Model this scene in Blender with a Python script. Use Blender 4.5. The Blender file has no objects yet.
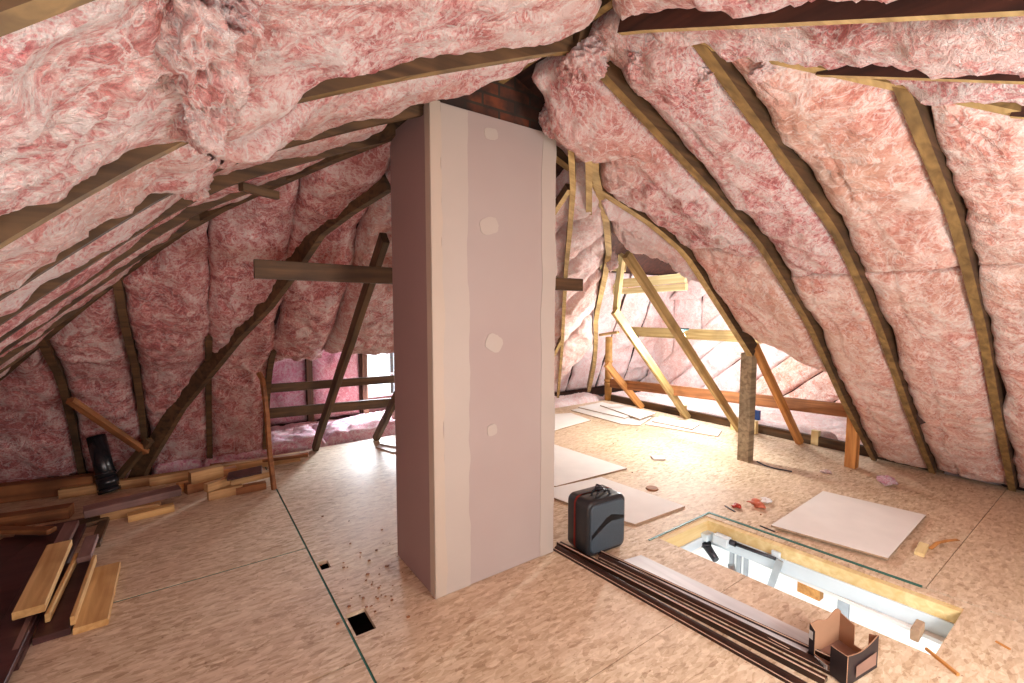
import bpy, bmesh, math, random
from mathutils import Vector, Matrix, noise, Quaternion
rnd = random.Random(7)
col = bpy.context.scene.collection
R_ = math.radians

# ------------------------------------------------------------------ camera (real place coordinates: X, Y along the house, Z up)
H = 1.45; F = 458.0; PITCH = math.atan2(33.5, 458); YAW = math.atan2(643, 459.2)
cam = bpy.data.objects.new('camera', bpy.data.cameras.new('camera')); col.objects.link(cam)
cam.location = (0, 0, H); cam.rotation_euler = (math.pi/2 - PITCH, 0, -(math.pi/2 - YAW))
cam.data.sensor_width = 36; cam.data.lens = 36*F/1024; cam.data.clip_start = .02
bpy.context.scene.camera = cam
MW = cam.rotation_euler.to_matrix()
def ray(px, py): return MW @ Vector(((px-512)/F, -(py-341.5)/F, -1))
def at(px, py, z=0.0):
    r = ray(px, py); return Vector((0, 0, H)) + r*((z-H)/r.z)
def atx(px, py, x): r = ray(px, py); return Vector((0, 0, H)) + r*(x/r.x)
def aty(px, py, y): r = ray(px, py); return Vector((0, 0, H)) + r*(y/r.y)

# ------------------------------------------------------------------ materials
def newmat(name):
    m = bpy.data.materials.new(name); m.use_nodes = True
    nt = m.node_tree; b = nt.nodes['Principled BSDF']; return m, nt, b
def nd(nt, typ, **kw):
    n = nt.nodes.new(typ)
    for k, v in kw.items():
        if k in n.inputs: n.inputs[k].default_value = v
        else: setattr(n, k, v)
    return n
def ramp(nt, fac, stops):
    r = nt.nodes.new('ShaderNodeValToRGB'); e = r.color_ramp.elements
    while len(e) < len(stops): e.new(.5)
    for k, (p, c) in enumerate(stops): e[k].position = p; e[k].color = (*c, 1)
    nt.links.new(fac, r.inputs['Fac']); return r.outputs['Color']
def s2l(*c): return tuple(((v/255)/12.92 if v/255 <= .04045 else ((v/255+.055)/1.055)**2.4) for v in c)
def coords(nt, scale=(1, 1, 1), rot=(0, 0, 0)):
    t = nt.nodes.new('ShaderNodeTexCoord'); m = nt.nodes.new('ShaderNodeMapping')
    m.inputs['Scale'].default_value = scale; m.inputs['Rotation'].default_value = rot
    nt.links.new(t.outputs['Object'], m.inputs['Vector']); return m.outputs['Vector']
def mixc(nt, fac, a, b, mode='MIX'):
    m = nt.nodes.new('ShaderNodeMix'); m.data_type = 'RGBA'; m.blend_type = mode
    for s, v in ((0, fac), (6, a), (7, b)):
        if hasattr(v, 'links'): nt.links.new(v, m.inputs[s])
        else: m.inputs[s].default_value = (*v, 1) if isinstance(v, tuple) else v
    return m.outputs[2]
def bump(nt, b, h, strength, dist):
    n = nt.nodes.new('ShaderNodeBump'); n.inputs['Strength'].default_value = strength; n.inputs['Distance'].default_value = dist
    nt.links.new(h, n.inputs['Height']); nt.links.new(n.outputs['Normal'], b.inputs['Normal'])
def plain(name, c, rough=.7, metal=0, var=.12, scale=14, bmp=.1):
    m, nt, b = newmat(name); v = coords(nt)
    n = nd(nt, 'ShaderNodeTexNoise', Scale=scale, Detail=5.0); nt.links.new(v, n.inputs['Vector'])
    lo = tuple(x*(1-var) for x in c); hi = tuple(min(1, x*(1+var)) for x in c)
    nt.links.new(ramp(nt, n.outputs['Fac'], [(.3, lo), (.7, hi)]), b.inputs['Base Color'])
    b.inputs['Roughness'].default_value = rough; b.inputs['Metallic'].default_value = metal
    if bmp: bump(nt, b, n.outputs['Fac'], bmp, .004)
    return m
def wood(name, dark, light, axis=0, rough=.7, grain=1.0, stain=None):
    m, nt, b = newmat(name)
    sc = [26, 26, 26]; sc[axis] = 1.6
    v = coords(nt, tuple(s*grain for s in sc))
    n = nd(nt, 'ShaderNodeTexNoise', Scale=1.0, Detail=6.0, Distortion=.6); nt.links.new(v, n.inputs['Vector'])
    c = ramp(nt, n.outputs['Fac'], [(.28, dark), (.5, tuple((a+b_)/2 for a, b_ in zip(dark, light))), (.72, light)])
    v2 = coords(nt); n2 = nd(nt, 'ShaderNodeTexNoise', Scale=3.0, Detail=4.0); nt.links.new(v2, n2.inputs['Vector'])
    st = stain or tuple(x*.45 for x in dark)
    f = ramp(nt, n2.outputs['Fac'], [(.5, (0, 0, 0)), (.75, (.7, .7, .7))])
    nt.links.new(mixc(nt, f, c, st), b.inputs['Base Color'])
    b.inputs['Roughness'].default_value = rough; bump(nt, b, n.outputs['Fac'], .35, .003); return m
def fiberglass(name, stops, scale=1.0, seed=0.0, fine=1.0, wisp_highlight=.75, tint=s2l(222, 160, 138)):
    m, nt, b = newmat(name)
    t = nt.nodes.new('ShaderNodeTexCoord'); mp = nt.nodes.new('ShaderNodeMapping')
    mp.inputs['Location'].default_value = (seed, seed*.7, seed*1.3)
    nt.links.new(t.outputs['Object'], mp.inputs['Vector']); v = mp.outputs['Vector']
    n1 = nd(nt, 'ShaderNodeTexNoise', Scale=5.0*scale, Detail=9.0, Roughness=.68, Distortion=1.3); nt.links.new(v, n1.inputs['Vector'])
    n2 = nd(nt, 'ShaderNodeTexNoise', Scale=26.0*scale, Detail=6.0, Roughness=.7, Distortion=2.2); nt.links.new(v, n2.inputs['Vector'])
    n3 = nd(nt, 'ShaderNodeTexNoise', Scale=90.0, Detail=3.0, Distortion=1.5); nt.links.new(v, n3.inputs['Vector'])
    a = nd(nt, 'ShaderNodeMath', operation='MULTIPLY_ADD'); nt.links.new(n2.outputs['Fac'], a.inputs[0]); a.inputs[1].default_value = .45
    a0 = nd(nt, 'ShaderNodeMath', operation='MULTIPLY'); nt.links.new(n1.outputs['Fac'], a0.inputs[0]); a0.inputs[1].default_value = .55
    nt.links.new(a0.outputs[0], a.inputs[2])
    c = ramp(nt, a.outputs[0], stops)
    nb = nd(nt, 'ShaderNodeTexNoise', Scale=1.3, Detail=3.0, Distortion=.6); nt.links.new(v, nb.inputs['Vector'])
    c = mixc(nt, ramp(nt, nb.outputs['Fac'], [(.42, (0, 0, 0)), (.68, (.55, .55, .55))]), c, tint)
    n4 = nd(nt, 'ShaderNodeTexNoise', Scale=6.5*scale, Detail=5.0, Roughness=.6, Distortion=2.2); nt.links.new(v, n4.inputs['Vector'])
    d1 = nd(nt, 'ShaderNodeMath', operation='SUBTRACT'); nt.links.new(n4.outputs['Fac'], d1.inputs[0]); d1.inputs[1].default_value = .5
    d2 = nd(nt, 'ShaderNodeMath', operation='ABSOLUTE'); nt.links.new(d1.outputs[0], d2.inputs[0])
    c = mixc(nt, ramp(nt, d2.outputs[0], [(.0, (wisp_highlight,)*3), (.035, (0, 0, 0))]), c, s2l(255, 246, 242))  # pale fibre wisps that also paint wrinkle highlights into the colour
    nt.links.new(c, b.inputs['Base Color'])
    b.inputs['Roughness'].default_value = .95; b.inputs['Specular IOR Level'].default_value = .15
    b.inputs['Sheen Weight'].default_value = .25; b.inputs['Sheen Roughness'].default_value = .6
    h = nd(nt, 'ShaderNodeMath', operation='MULTIPLY_ADD'); nt.links.new(n3.outputs['Fac'], h.inputs[0]); h.inputs[1].default_value = .3
    nt.links.new(a.outputs[0], h.inputs[2]); bump(nt, b, h.outputs[0], .95*fine, .055); return m

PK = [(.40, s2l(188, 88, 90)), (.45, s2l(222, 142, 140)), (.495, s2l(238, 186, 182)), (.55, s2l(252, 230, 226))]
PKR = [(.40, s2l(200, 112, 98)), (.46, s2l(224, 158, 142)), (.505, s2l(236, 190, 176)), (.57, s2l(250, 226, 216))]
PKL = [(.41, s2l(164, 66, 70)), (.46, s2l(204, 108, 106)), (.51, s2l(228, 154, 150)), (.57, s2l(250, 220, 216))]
M = {
 'pink_top': fiberglass('pink fiberglass pale', PK, 1.0, 3),
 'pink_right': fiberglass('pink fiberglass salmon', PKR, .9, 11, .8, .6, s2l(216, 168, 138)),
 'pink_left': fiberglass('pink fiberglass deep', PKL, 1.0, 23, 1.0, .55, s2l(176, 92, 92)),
 'pink_loose': fiberglass('pink fiberglass loose', [(.36, s2l(205, 90, 130)), (.46, s2l(232, 150, 176)), (.58, s2l(250, 222, 232))], 1.2, 31),
 'pink_pale': fiberglass('pink fiberglass bright', [(.34, s2l(226, 160, 156)), (.46, s2l(246, 208, 204)), (.58, s2l(255, 240, 238))], 1.2, 41),
 'rafter_dark': wood('old rafter wood', s2l(58, 42, 28), s2l(112, 84, 54), 0),
 'rafter_gold': wood('golden rafter wood', s2l(92, 70, 38), s2l(152, 122, 72), 0),
 'rafter_edge': wood('pale sawn rafter edge', s2l(150, 122, 72), s2l(206, 178, 122), 0),
 'deck': wood('roof board wood', s2l(44, 26, 20), s2l(92, 54, 40), 1),
 'yellow_pine': wood('new yellow pine', s2l(214, 186, 124), s2l(240, 222, 170), 0, stain=s2l(204, 172, 112)),
 'golden_lumber': wood('golden lumber', s2l(182, 134, 74), s2l(226, 186, 124), 0, stain=s2l(168, 118, 62)),
 'orange_pine': wood('orange pine', s2l(166, 104, 48), s2l(220, 160, 90), 0, stain=s2l(140, 84, 40)),
 'brown_lumber': wood('brown lumber', s2l(112, 66, 34), s2l(170, 112, 66), 0),
 'tan_lumber': wood('tan lumber', s2l(150, 110, 66), s2l(206, 164, 112), 0, stain=s2l(120, 80, 46)),
 'grey_post': wood('weathered post wood', s2l(112, 96, 74), s2l(176, 160, 130), 2, stain=s2l(84, 68, 52)),
 'mahogany': wood('mahogany stained wood', s2l(58, 32, 32), s2l(88, 54, 52), 1, .4, .6),
 'mauve': wood('faded mauve board', s2l(112, 80, 74), s2l(150, 116, 108), 0, .5),
 'trim': wood('dark stained moulding', s2l(34, 20, 14), s2l(62, 36, 26), 1, .28, .7),
 'trim_highlight': plain('painted moulding highlight', s2l(196, 168, 146), .2, 0, .1, 8, 0),
 'vinyl': wood('grey vinyl plank', s2l(186, 186, 188), s2l(222, 222, 222), 1, .5, .5, s2l(178, 176, 178)),
 'gyp_face': plain('gypsum board paper', s2l(226, 222, 216), .8, 0, .04, 5, .03),
 'gyp_edge': plain('gypsum board edge', s2l(168, 144, 118), .9, 0, .15, 40),
 'brick': None, 'black_plastic': plain('black ribbed plastic', s2l(34, 35, 38), .38, 0, .1, 60, .05),
 'grey_plastic': plain('slate plastic shell', s2l(62, 76, 86), .42, 0, .06, 120, .08),
 'red_plastic': plain('red trim', s2l(168, 52, 36), .5),
 'pvc_black': plain('black pipe plastic', s2l(26, 28, 32), .25, 0, .1, 20, .02),
 'cardboard': plain('brown cardboard', s2l(168, 128, 98), .85, 0, .06, 10),
 'carton_black': plain('black printed carton', s2l(38, 30, 36), .5, 0, .1, 10, 0),
 'label_pink': plain('pale carton print', s2l(196, 158, 140), .6, 0, .05),
 'white': plain('white paper', s2l(240, 240, 238), .6, 0, .02), 'ink': plain('black ink', s2l(20, 20, 20), .6),
 'white_wall': plain('white painted wall', (.86, .86, .84), .7, 0, .01, 3, .01),
 'blue_white': plain('pale blue painted metal', s2l(212, 226, 234), .4, 0, .04, 6, .02),
 'metal': plain('galvanised metal', s2l(176, 180, 184), .35, .8, .1), 'dark_metal': plain('dark steel', s2l(60, 60, 66), .4, .6),
 'teal': plain('green painted board edge', s2l(40, 104, 92), .5, 0, .15),
 'grey_paint': plain('grey paint', s2l(150, 154, 158), .6), 'dark': plain('dark void shade', s2l(30, 26, 24), .9),
 'orange_tag': plain('orange wrapper', s2l(206, 112, 82), .5), 'wire': plain('copper pipe', s2l(196, 150, 96), .4, .2),
 'rust': plain('stained vent pipe', s2l(176, 128, 66), .6, 0, .3, 12), 'blue': plain('blue plastic', s2l(40, 80, 150), .4),
 'porcelain': plain('dark lamp holder', s2l(54, 86, 88), .5),
}
def mk_brick():
    m, nt, b = newmat('old chimney brick')
    t = nt.nodes.new('ShaderNodeTexCoord'); sx = nt.nodes.new('ShaderNodeSeparateXYZ'); cx = nt.nodes.new('ShaderNodeCombineXYZ')
    nt.links.new(t.outputs['Object'], sx.inputs[0]); ad = nd(nt, 'ShaderNodeMath', operation='ADD')
    nt.links.new(sx.outputs['X'], ad.inputs[0]); nt.links.new(sx.outputs['Y'], ad.inputs[1])
    nt.links.new(ad.outputs[0], cx.inputs['X']); nt.links.new(sx.outputs['Z'], cx.inputs['Y'])
    br = nd(nt, 'ShaderNodeTexBrick', Scale=1.0); br.inputs['Brick Width'].default_value = .2; br.inputs['Row Height'].default_value = .065
    br.inputs['Mortar Size'].default_value = .007; nt.links.new(cx.outputs[0], br.inputs['Vector'])
    br.inputs['Color1'].default_value = (*s2l(128, 66, 40), 1); br.inputs['Color2'].default_value = (*s2l(74, 46, 36), 1); br.inputs['Mortar'].default_value = (*s2l(66, 56, 46), 1)
    n = nd(nt, 'ShaderNodeTexNoise', Scale=9.0, Detail=6.0); nt.links.new(t.outputs['Object'], n.inputs['Vector'])
    f = ramp(nt, n.outputs['Fac'], [(.4, (.1, .1, .1)), (.6, (.85, .85, .85))])
    nt.links.new(mixc(nt, f, br.outputs['Color'], s2l(48, 38, 32)), b.inputs['Base Color']); b.inputs['Roughness'].default_value = .9
    bump(nt, b, n.outputs['Fac'], .6, .01); return m
M['brick'] = mk_brick()
def mk_osb(name, tint=1.0):
    m, nt, b = newmat(name)
    cols = []
    for k, (rz, sc) in enumerate(((.35, (22, 60, 20)), (-.9, (24, 66, 20)), (1.25, (20, 60, 20)))):
        v = coords(nt, sc, (0, 0, rz))
        vo = nd(nt, 'ShaderNodeTexVoronoi', Scale=1.0, Randomness=1.0); nt.links.new(v, vo.inputs['Vector'])
        s = nd(nt, 'ShaderNodeSeparateColor'); nt.links.new(vo.outputs['Color'], s.inputs[0]); cols.append((s.outputs[0], vo.outputs['Distance']))
    v = coords(nt); big = nd(nt, 'ShaderNodeTexNoise', Scale=7.0, Detail=5.0, Distortion=1.5); nt.links.new(v, big.inputs['Vector'])
    fine = nd(nt, 'ShaderNodeTexNoise', Scale=1.0, Detail=5.0); nt.links.new(coords(nt, (40, 130, 40), (0, 0, .8)), fine.inputs['Vector'])
    g = nd(nt, 'ShaderNodeMath', operation='GREATER_THAN'); nt.links.new(big.outputs['Fac'], g.inputs[0]); g.inputs[1].default_value = .5
    mx = nd(nt, 'ShaderNodeMix'); nt.links.new(g.outputs[0], mx.inputs[0]); nt.links.new(cols[0][0], mx.inputs[2]); nt.links.new(cols[1][0], mx.inputs[3])
    ad = nd(nt, 'ShaderNodeMath', operation='ADD'); nt.links.new(mx.outputs[0], ad.inputs[0]); nt.links.new(cols[2][0], ad.inputs[1])
    a2 = nd(nt, 'ShaderNodeMath', operation='MULTIPLY_ADD'); nt.links.new(ad.outputs[0], a2.inputs[0]); a2.inputs[1].default_value = .36
    f2 = nd(nt, 'ShaderNodeMath', operation='MULTIPLY'); nt.links.new(fine.outputs['Fac'], f2.inputs[0]); f2.inputs[1].default_value = .3
    nt.links.new(f2.outputs[0], a2.inputs[2])
    c = ramp(nt, a2.outputs[0], [(.12, s2l(156, 126, 96)), (.38, s2l(194, 168, 136)), (.6, s2l(210, 188, 158)), (.9, s2l(230, 212, 184))])
    big2 = nd(nt, 'ShaderNodeTexNoise', Scale=1.1, Detail=4.0, Distortion=.8); nt.links.new(v, big2.inputs['Vector'])
    f = ramp(nt, big2.outputs['Fac'], [(.42, (0, 0, 0)), (.7, (.45, .45, .45))])
    c = mixc(nt, f, c, s2l(212, 184, 162))
    sp = nd(nt, 'ShaderNodeTexNoise', Scale=60.0, Detail=2.0); nt.links.new(v, sp.inputs['Vector'])
    fs = ramp(nt, sp.outputs['Fac'], [(.69, (0, 0, 0)), (.74, (.6, .6, .6))])
    nt.links.new(mixc(nt, fs, c, s2l(110, 70, 44)), b.inputs['Base Color']); b.inputs['Roughness'].default_value = .62
    bump(nt, b, a2.outputs[0], .25, .003); return m
M['osb'] = mk_osb('oriented strand board')
def mk_drywall():
    m, nt, b = newmat('bare drywall'); v = coords(nt)
    n = nd(nt, 'ShaderNodeTexNoise', Scale=1.2, Detail=3.0); nt.links.new(v, n.inputs['Vector'])
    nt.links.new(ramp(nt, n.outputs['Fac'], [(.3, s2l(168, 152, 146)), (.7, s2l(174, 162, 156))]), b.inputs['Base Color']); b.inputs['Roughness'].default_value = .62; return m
M['drywall'] = mk_drywall(); M['drywall_side_shade'] = plain('drywall with painted shade', s2l(152, 128, 126), .6, 0, .03, 2, 0)  # side panels are a darker drywall copy, shade put into the colour
M['mud'] = plain('joint compound', s2l(182, 172, 162), .6, 0, .03, 3, .03)
M['bead'] = plain('corner bead paper', s2l(188, 174, 158), .6, 0, .03, 3, .02)
def mk_emit(name, c, s):
    m, nt, b = newmat(name); b.inputs['Emission Color'].default_value = (*c, 1); b.inputs['Emission Strength'].default_value = s; b.inputs['Base Color'].default_value = (*c, 1); return m
M['bulb'] = mk_emit('lit bulb glass', (1, .97, .9), 40)
def mk_glass():
    m, nt, b = newmat('window glass'); b.inputs['Transmission Weight'].default_value = 1; b.inputs['Roughness'].default_value = 0; b.inputs['IOR'].default_value = 1.02; b.inputs['Base Color'].default_value = (1, 1, 1, 1); return m
M['glass'] = mk_glass()

# ------------------------------------------------------------------ mesh helpers
def link_bm(name, bm, mats, parent=None, smooth=False):
    me = bpy.data.meshes.new(name); bm.normal_update(); bm.to_mesh(me); bm.free()
    for m in (mats if isinstance(mats, (list, tuple)) else [mats]): me.materials.append(M[m])
    o = bpy.data.objects.new(name, me); col.objects.link(o); o.parent = parent
    if smooth: me.polygons.foreach_set('use_smooth', [True]*len(me.polygons))
    return o
def tag(o, label, cat, group=None):
    o['label'] = label; o['category'] = cat
    if group: o['group'] = group
    return o
def struct(o): o['kind'] = 'structure'; return o
def empty(name, loc, label, cat, group=None, rz=0):
    o = bpy.data.objects.new(name, None); col.objects.link(o); o.location = loc; o.rotation_euler = (0, 0, rz); return tag(o, label, cat, group)
def box(bm, lo, hi, mi=0, bev=0.0, mat=None):
    r = bmesh.ops.create_cube(bm, size=1); vs = r['verts']
    c = [(a+b)/2 for a, b in zip(lo, hi)]; s = [max(1e-4, b-a) for a, b in zip(lo, hi)]
    for v in vs: v.co = Vector((c[0]+v.co.x*s[0], c[1]+v.co.y*s[1], c[2]+v.co.z*s[2]))
    fs = set(f for v in vs for f in v.link_faces)
    for f in fs: f.material_index = mi
    if bev:
        es = list(set(e for v in vs for e in v.link_edges))
        r2 = bmesh.ops.bevel(bm, geom=es, offset=bev, segments=2, affect='EDGES', profile=.5)
        vs = list(set(v for f in r2['faces'] for v in f.verts) | set(v for v in vs if v.is_valid))
    if mat is not None: bmesh.ops.transform(bm, matrix=mat, verts=[v for v in vs if v.is_valid])
    return vs
def cyl(bm, p0, p1, r0, r1=None, seg=20, mi=0, cap=True):
    p0 = Vector(p0); p1 = Vector(p1); d = p1-p0; r1 = r0 if r1 is None else r1
    q = d.to_track_quat('Z', 'Y').to_matrix(); A = []; B = []
    for k in range(seg):
        a = 2*math.pi*k/seg; u = q @ Vector((math.cos(a), math.sin(a), 0)); A.append(bm.verts.new(p0+u*r0)); B.append(bm.verts.new(p1+u*r1))
    for k in range(seg):
        f = bm.faces.new((A[k], A[(k+1) % seg], B[(k+1) % seg], B[k])); f.smooth = True; f.material_index = mi
    if cap: bm.faces.new(A[::-1]).material_index = mi; bm.faces.new(B).material_index = mi
def tube(bm, pts, r, seg=8, mi=0):
    for a, b in zip(pts, pts[1:]): cyl(bm, a, b, r, r, seg, mi)
def frame_matrix(p0, p1, up):
    x = (p1-p0).normalized(); y = up.cross(x).normalized(); z = x.cross(y)
    m = Matrix((x, y, z)).transposed().to_4x4(); m.translation = p0; return m
def beam(name, p0, p1, w, t, mat, up=(0, 0, 1), parent=None, bow=.003, seg=8, seed=None, twist=0):
    """sawn timber from p0 to p1, w wide, t deep (its top along up), with slightly wavy faces and eased edges; own axis = X"""
    p0 = Vector(p0); p1 = Vector(p1); L = (p1-p0).length; mtx = frame_matrix(p0, p1, Vector(up))
    bm = bmesh.new(); rings = []; sd = rnd.random()*50 if seed is None else seed
    c = min(.003, w*.15, t*.15)
    prof = [(-w/2+c, -t/2), (w/2-c, -t/2), (w/2, -t/2+c), (w/2, t/2-c), (w/2-c, t/2), (-w/2+c, t/2), (-w/2, t/2-c), (-w/2, -t/2+c)]
    for i in range(seg+1):
        x = L*i/seg; dy = noise.noise(Vector((x*1.5+sd, 0, 3)))*bow; dz = noise.noise(Vector((x*1.5+sd, 9, 3)))*bow
        rings.append([bm.verts.new((x, y+dy, z+dz)) for y, z in prof])
    for a, b in zip(rings, rings[1:]):
        for k in range(8): bm.faces.new((a[k], a[(k+1) % 8], b[(k+1) % 8], b[k]))
    bm.faces.new(rings[0][::-1]); bm.faces.new(rings[-1])
    bmesh.ops.recalc_face_normals(bm, faces=bm.faces)
    o = link_bm(name, bm, mat, parent)
    if parent is None: o.matrix_world = mtx
    else:
        bpy.context.view_layer.update(); o.matrix_world = mtx
    return o

# ------------------------------------------------------------------ roof shape: height below the rafters, by distance from the ridge
def interp(xs, ys, x):
    if x <= xs[0]: return ys[0]
    for k in range(len(xs)-1):
        if x <= xs[k+1]: return ys[k] + (ys[k+1]-ys[k])*(x-xs[k])/(xs[k+1]-xs[k])
    return ys[-1] + (ys[-1]-ys[-2])/(xs[-1]-xs[-2])*(x-xs[-1])
PR = ([0, .08, .8, 1.58, 2.38, 3.1, 3.95], [2.56, 2.52, 2.22, 1.88, 1.33, .68, .0])
PR2 = ([0, .08, .8, 1.4, 1.82, 2.82, 3.95], [2.56, 2.52, 2.24, 2.06, 1.88, 1.06, .0])
PL = ([0, .75, 1.17, 1.35, 1.52, 1.69, 3.5], [2.56, 2.24, 2.04, 1.92, 1.78, 1.63, 0])
PB = ([0, .24, .78, 1.2, 1.45, 1.75, 2.18, 2.38, 2.72, 3.0], [2.56, 2.43, 2.2, 2.0, 1.73, 1.4, 1.1, 1.0, .58, 0])
PF = ([0, 1.3, 3.6], [2.56, 2.0, 0])
def sm(f, x, h=.09): return (f(x-h)+2*f(x)+f(x+h))/4
def zp(pl, d, w=0):
    if pl == 'R':
        k = min(1, max(0, (w-1.5)/.6))
        return sm(lambda x: interp(*PR, x)*(1-k)+interp(*PR2, x)*k, d)
    P = {'L': PL, 'B': PB, 'F': PF, 'Q': PR}[pl]
    return sm(lambda x: interp(*P, x), d)
RU = 1.37
def spt(pl, w, d, off=0.0):
    """point of plane pl at distance d from the ridge, w along it, pushed off metres into the room"""
    z = zp(pl, d, w); s = (zp(pl, d+.02, w)-zp(pl, d-.02, w))/.04
    n = Vector((1, s)).normalized(); nd_, nz = (s, -1) ; l = math.hypot(s, 1); nd_, nz = nd_/l, nz/l
    d2 = d+nd_*off; z2 = z+nz*off
    if pl == 'R': return Vector((RU+d2, w, z2))
    if pl == 'L': return Vector((RU-d2, w, z2))
    if pl == 'B': return Vector((w, 2.1+d2, z2))
    if pl == 'Q': return Vector((w, 1.37+d2, z2))
    return Vector((w, 1.3-d2, z2))
def inv(pl, z, w=0):
    lo, hi = 0, 4.2
    for _ in range(24):
        m = (lo+hi)/2
        if zp(pl, m, w) > z: lo = m
        else: hi = m
    return (lo+hi)/2
_c = {}
def hips(pl, d):
    k = (pl, round(d, 2))
    if k in _c: return _c[k]
    z = zp(pl, d, 3.0 if pl == 'R' else 0)
    if pl == 'R': r = (1.3-inv('F', zp('R', d, 0)), 2.75 if d < .6 else 1.37+inv('Q', z))
    elif pl == 'L': r = (1.3-inv('F', z), 2.1+inv('B', z))
    elif pl == 'F': r = (RU-inv('L', z), RU+inv('R', z, 0))
    elif pl == 'B': r = (RU-inv('L', z), 1.95)
    else: r = (1.95, RU+inv('R', z, 3))
    _c[k] = r; return r

# ------------------------------------------------------------------ insulation batts
def fbm(p, o=4):
    s = 0; a = .5
    for _ in range(o): s += a*noise.noise(p); p = p*2.07+Vector((3.1, 1.7, 5.3)); a *= .5
    return s
LUMPS = []   # (point, radius, extra sag)
def puff(p, alongv, amp, seed):
    q = Vector(p)
    if alongv: q.x *= .5
    q = q+Vector((seed*3.7, seed*1.9, -seed*2.3))
    wv = Vector((noise.noise(q*1.7), noise.noise(q*1.7+Vector((9, 9, 9))), noise.noise(q*1.7+Vector((5, 2, 7)))))*.22
    q2 = q+wv
    r1 = 1-abs(noise.noise(q2*3.2))*2.4; r2 = 1-abs(noise.noise(q2*7.5))*2.2
    r3 = 1-abs(noise.noise(q2*15))*2.0
    h = .8*fbm(q*1.6, 3)+.45*r1+.42*r2*max(0, .6+r1*.5)+.24*r3+.18*noise.noise(q2*34)
    return amp*(h-.15)
def batt(pl, w0, w1, d0, d1, label, group, mat='pink_top', amp=.05, seed=0, base=.05, step=.017, rag=.03, endfun=None, startfun=None, gap=(.03, .03), rec=.5, ed=.04):
    nL = max(4, int((d1-d0)*1.2/step)); nW = max(4, int((w1-w0)/step))
    bm = bmesh.new(); rows = []
    for i in range(nL+1):
        d = d0+(d1-d0)*i/nL
        lo, hi = hips(pl, max(d, .0)) if pl != 'X' else (-9, 9)
        e0 = max(w0+gap[0]+rag*1.3*noise.noise(Vector((d*3, seed, 1)))+rag*.3*noise.noise(Vector((d*13, seed, 4))), lo+.02)
        e1 = min(w1-gap[1]+rag*1.3*noise.noise(Vector((d*3, seed, 7)))+rag*.3*noise.noise(Vector((d*13, seed, 9))), hi-.02)
        if e1-e0 < .03: 
            if rows and d > 1.0: break
            continue
        row = []
        for j in range(nW+1):
            t = j/nW; w = e0+(e1-e0)*t; dd = d
            if endfun: dd = min(d, endfun(w))
            if startfun: dd = max(dd, startfun(w))
            eb = min(w-e0, e1-w); ea = min(d-(max(d0, startfun(w)) if startfun else d0), (endfun(w) if endfun else d1)-d); 
            if ea < 0: ea = 0
            er = e1-w; k = (1-math.exp(-eb/.035))*(1-rec*math.exp(-er/.07))*(1-math.exp(-(ea+.004)/.05))
            p = spt(pl, w, dd)
            h = -ed+(base+ed)*k+puff(p, pl == 'L', amp, seed)*(.45+.55*k)
            if pl == 'R': h -= .026*math.exp(-((t-.68-.14*noise.noise(Vector((d*1.3, seed, 3))))/.018)**2)*(.6+noise.noise(Vector((d*2, seed, 8))))
            for c, r, s in LUMPS:
                q = (p-c).length
                if q < r: h += s*(1-(q/r)**2)**2
            jit = Vector((noise.noise(p*9+Vector((seed, 0, 0))), noise.noise(p*9+Vector((0, seed, 5))), 0))*.012
            row.append(spt(pl, w, dd, h)+jit)
        rows.append(row)
    if len(rows) < 3: bm.free(); return None
    V = [[bm.verts.new(p) for p in r] for r in rows]
    for a, b in zip(V, V[1:]):
        for j in range(nW):
            if (endfun or startfun) and (a[j].co-b[j].co).length < 1e-5 and (a[j+1].co-b[j+1].co).length < 1e-5: continue
            try: bm.faces.new((a[j], a[j+1], b[j+1], b[j]))
            except ValueError: pass
    be = [e for e in bm.edges if e.is_boundary]
    r = bmesh.ops.extrude_edge_only(bm, edges=be)
    n = (spt(pl, (w0+w1)/2, (d0+d1)/2, 1)-spt(pl, (w0+w1)/2, (d0+d1)/2, 0))
    for v in [g for g in r['geom'] if isinstance(g, bmesh.types.BMVert)]: v.co -= n*.075
    bmesh.ops.remove_doubles(bm, verts=bm.verts, dist=.0005)
    bmesh.ops.recalc_face_normals(bm, faces=bm.faces)
    o = link_bm('insulation_batt', bm, mat, None, True)
    return tag(o, label, 'insulation', group)
ORD = ['first', 'second', 'third', 'fourth', 'fifth', 'sixth', 'seventh', 'eighth', 'ninth', 'tenth', 'eleventh']

def rafter(pl, w, d0, d1, label, group, mats=('rafter_dark', 'rafter_edge'), wd=.04, dep=.13, drop=0.0, name='roof_rafter', wob=.006, full=False):
    if not full:
        while d0 < d1:
            lo, hi = hips(pl, d0)
            if lo-.02 <= w <= hi+.02: break
            d0 += .02
        if d0 >= d1: return None
    n = max(6, int((d1-d0)/.12)); bm = bmesh.new(); rings = []
    for i in range(n+1):
        d = d0+(d1-d0)*i/n; ww = w+noise.noise(Vector((d*1.1, w*7, 2)))*wob
        rings.append([bm.verts.new(spt(pl, ww+s*wd/2, d, o_)) for s, o_ in ((-1, drop), (1, drop), (1, drop-dep), (-1, drop-dep))])
    for a, b in zip(rings, rings[1:]):
        for k in range(4):
            f = bm.faces.new((a[k], a[(k+1) % 4], b[(k+1) % 4], b[k])); f.material_index = 1 if k == 0 else 0
    bm.faces.new(rings[0][::-1]); bm.faces.new(rings[-1]); bmesh.ops.recalc_face_normals(bm, faces=bm.faces)
    o = link_bm(name, bm, list(mats)); return tag(o, label, 'rafter', group)

exec_order = []
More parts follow.
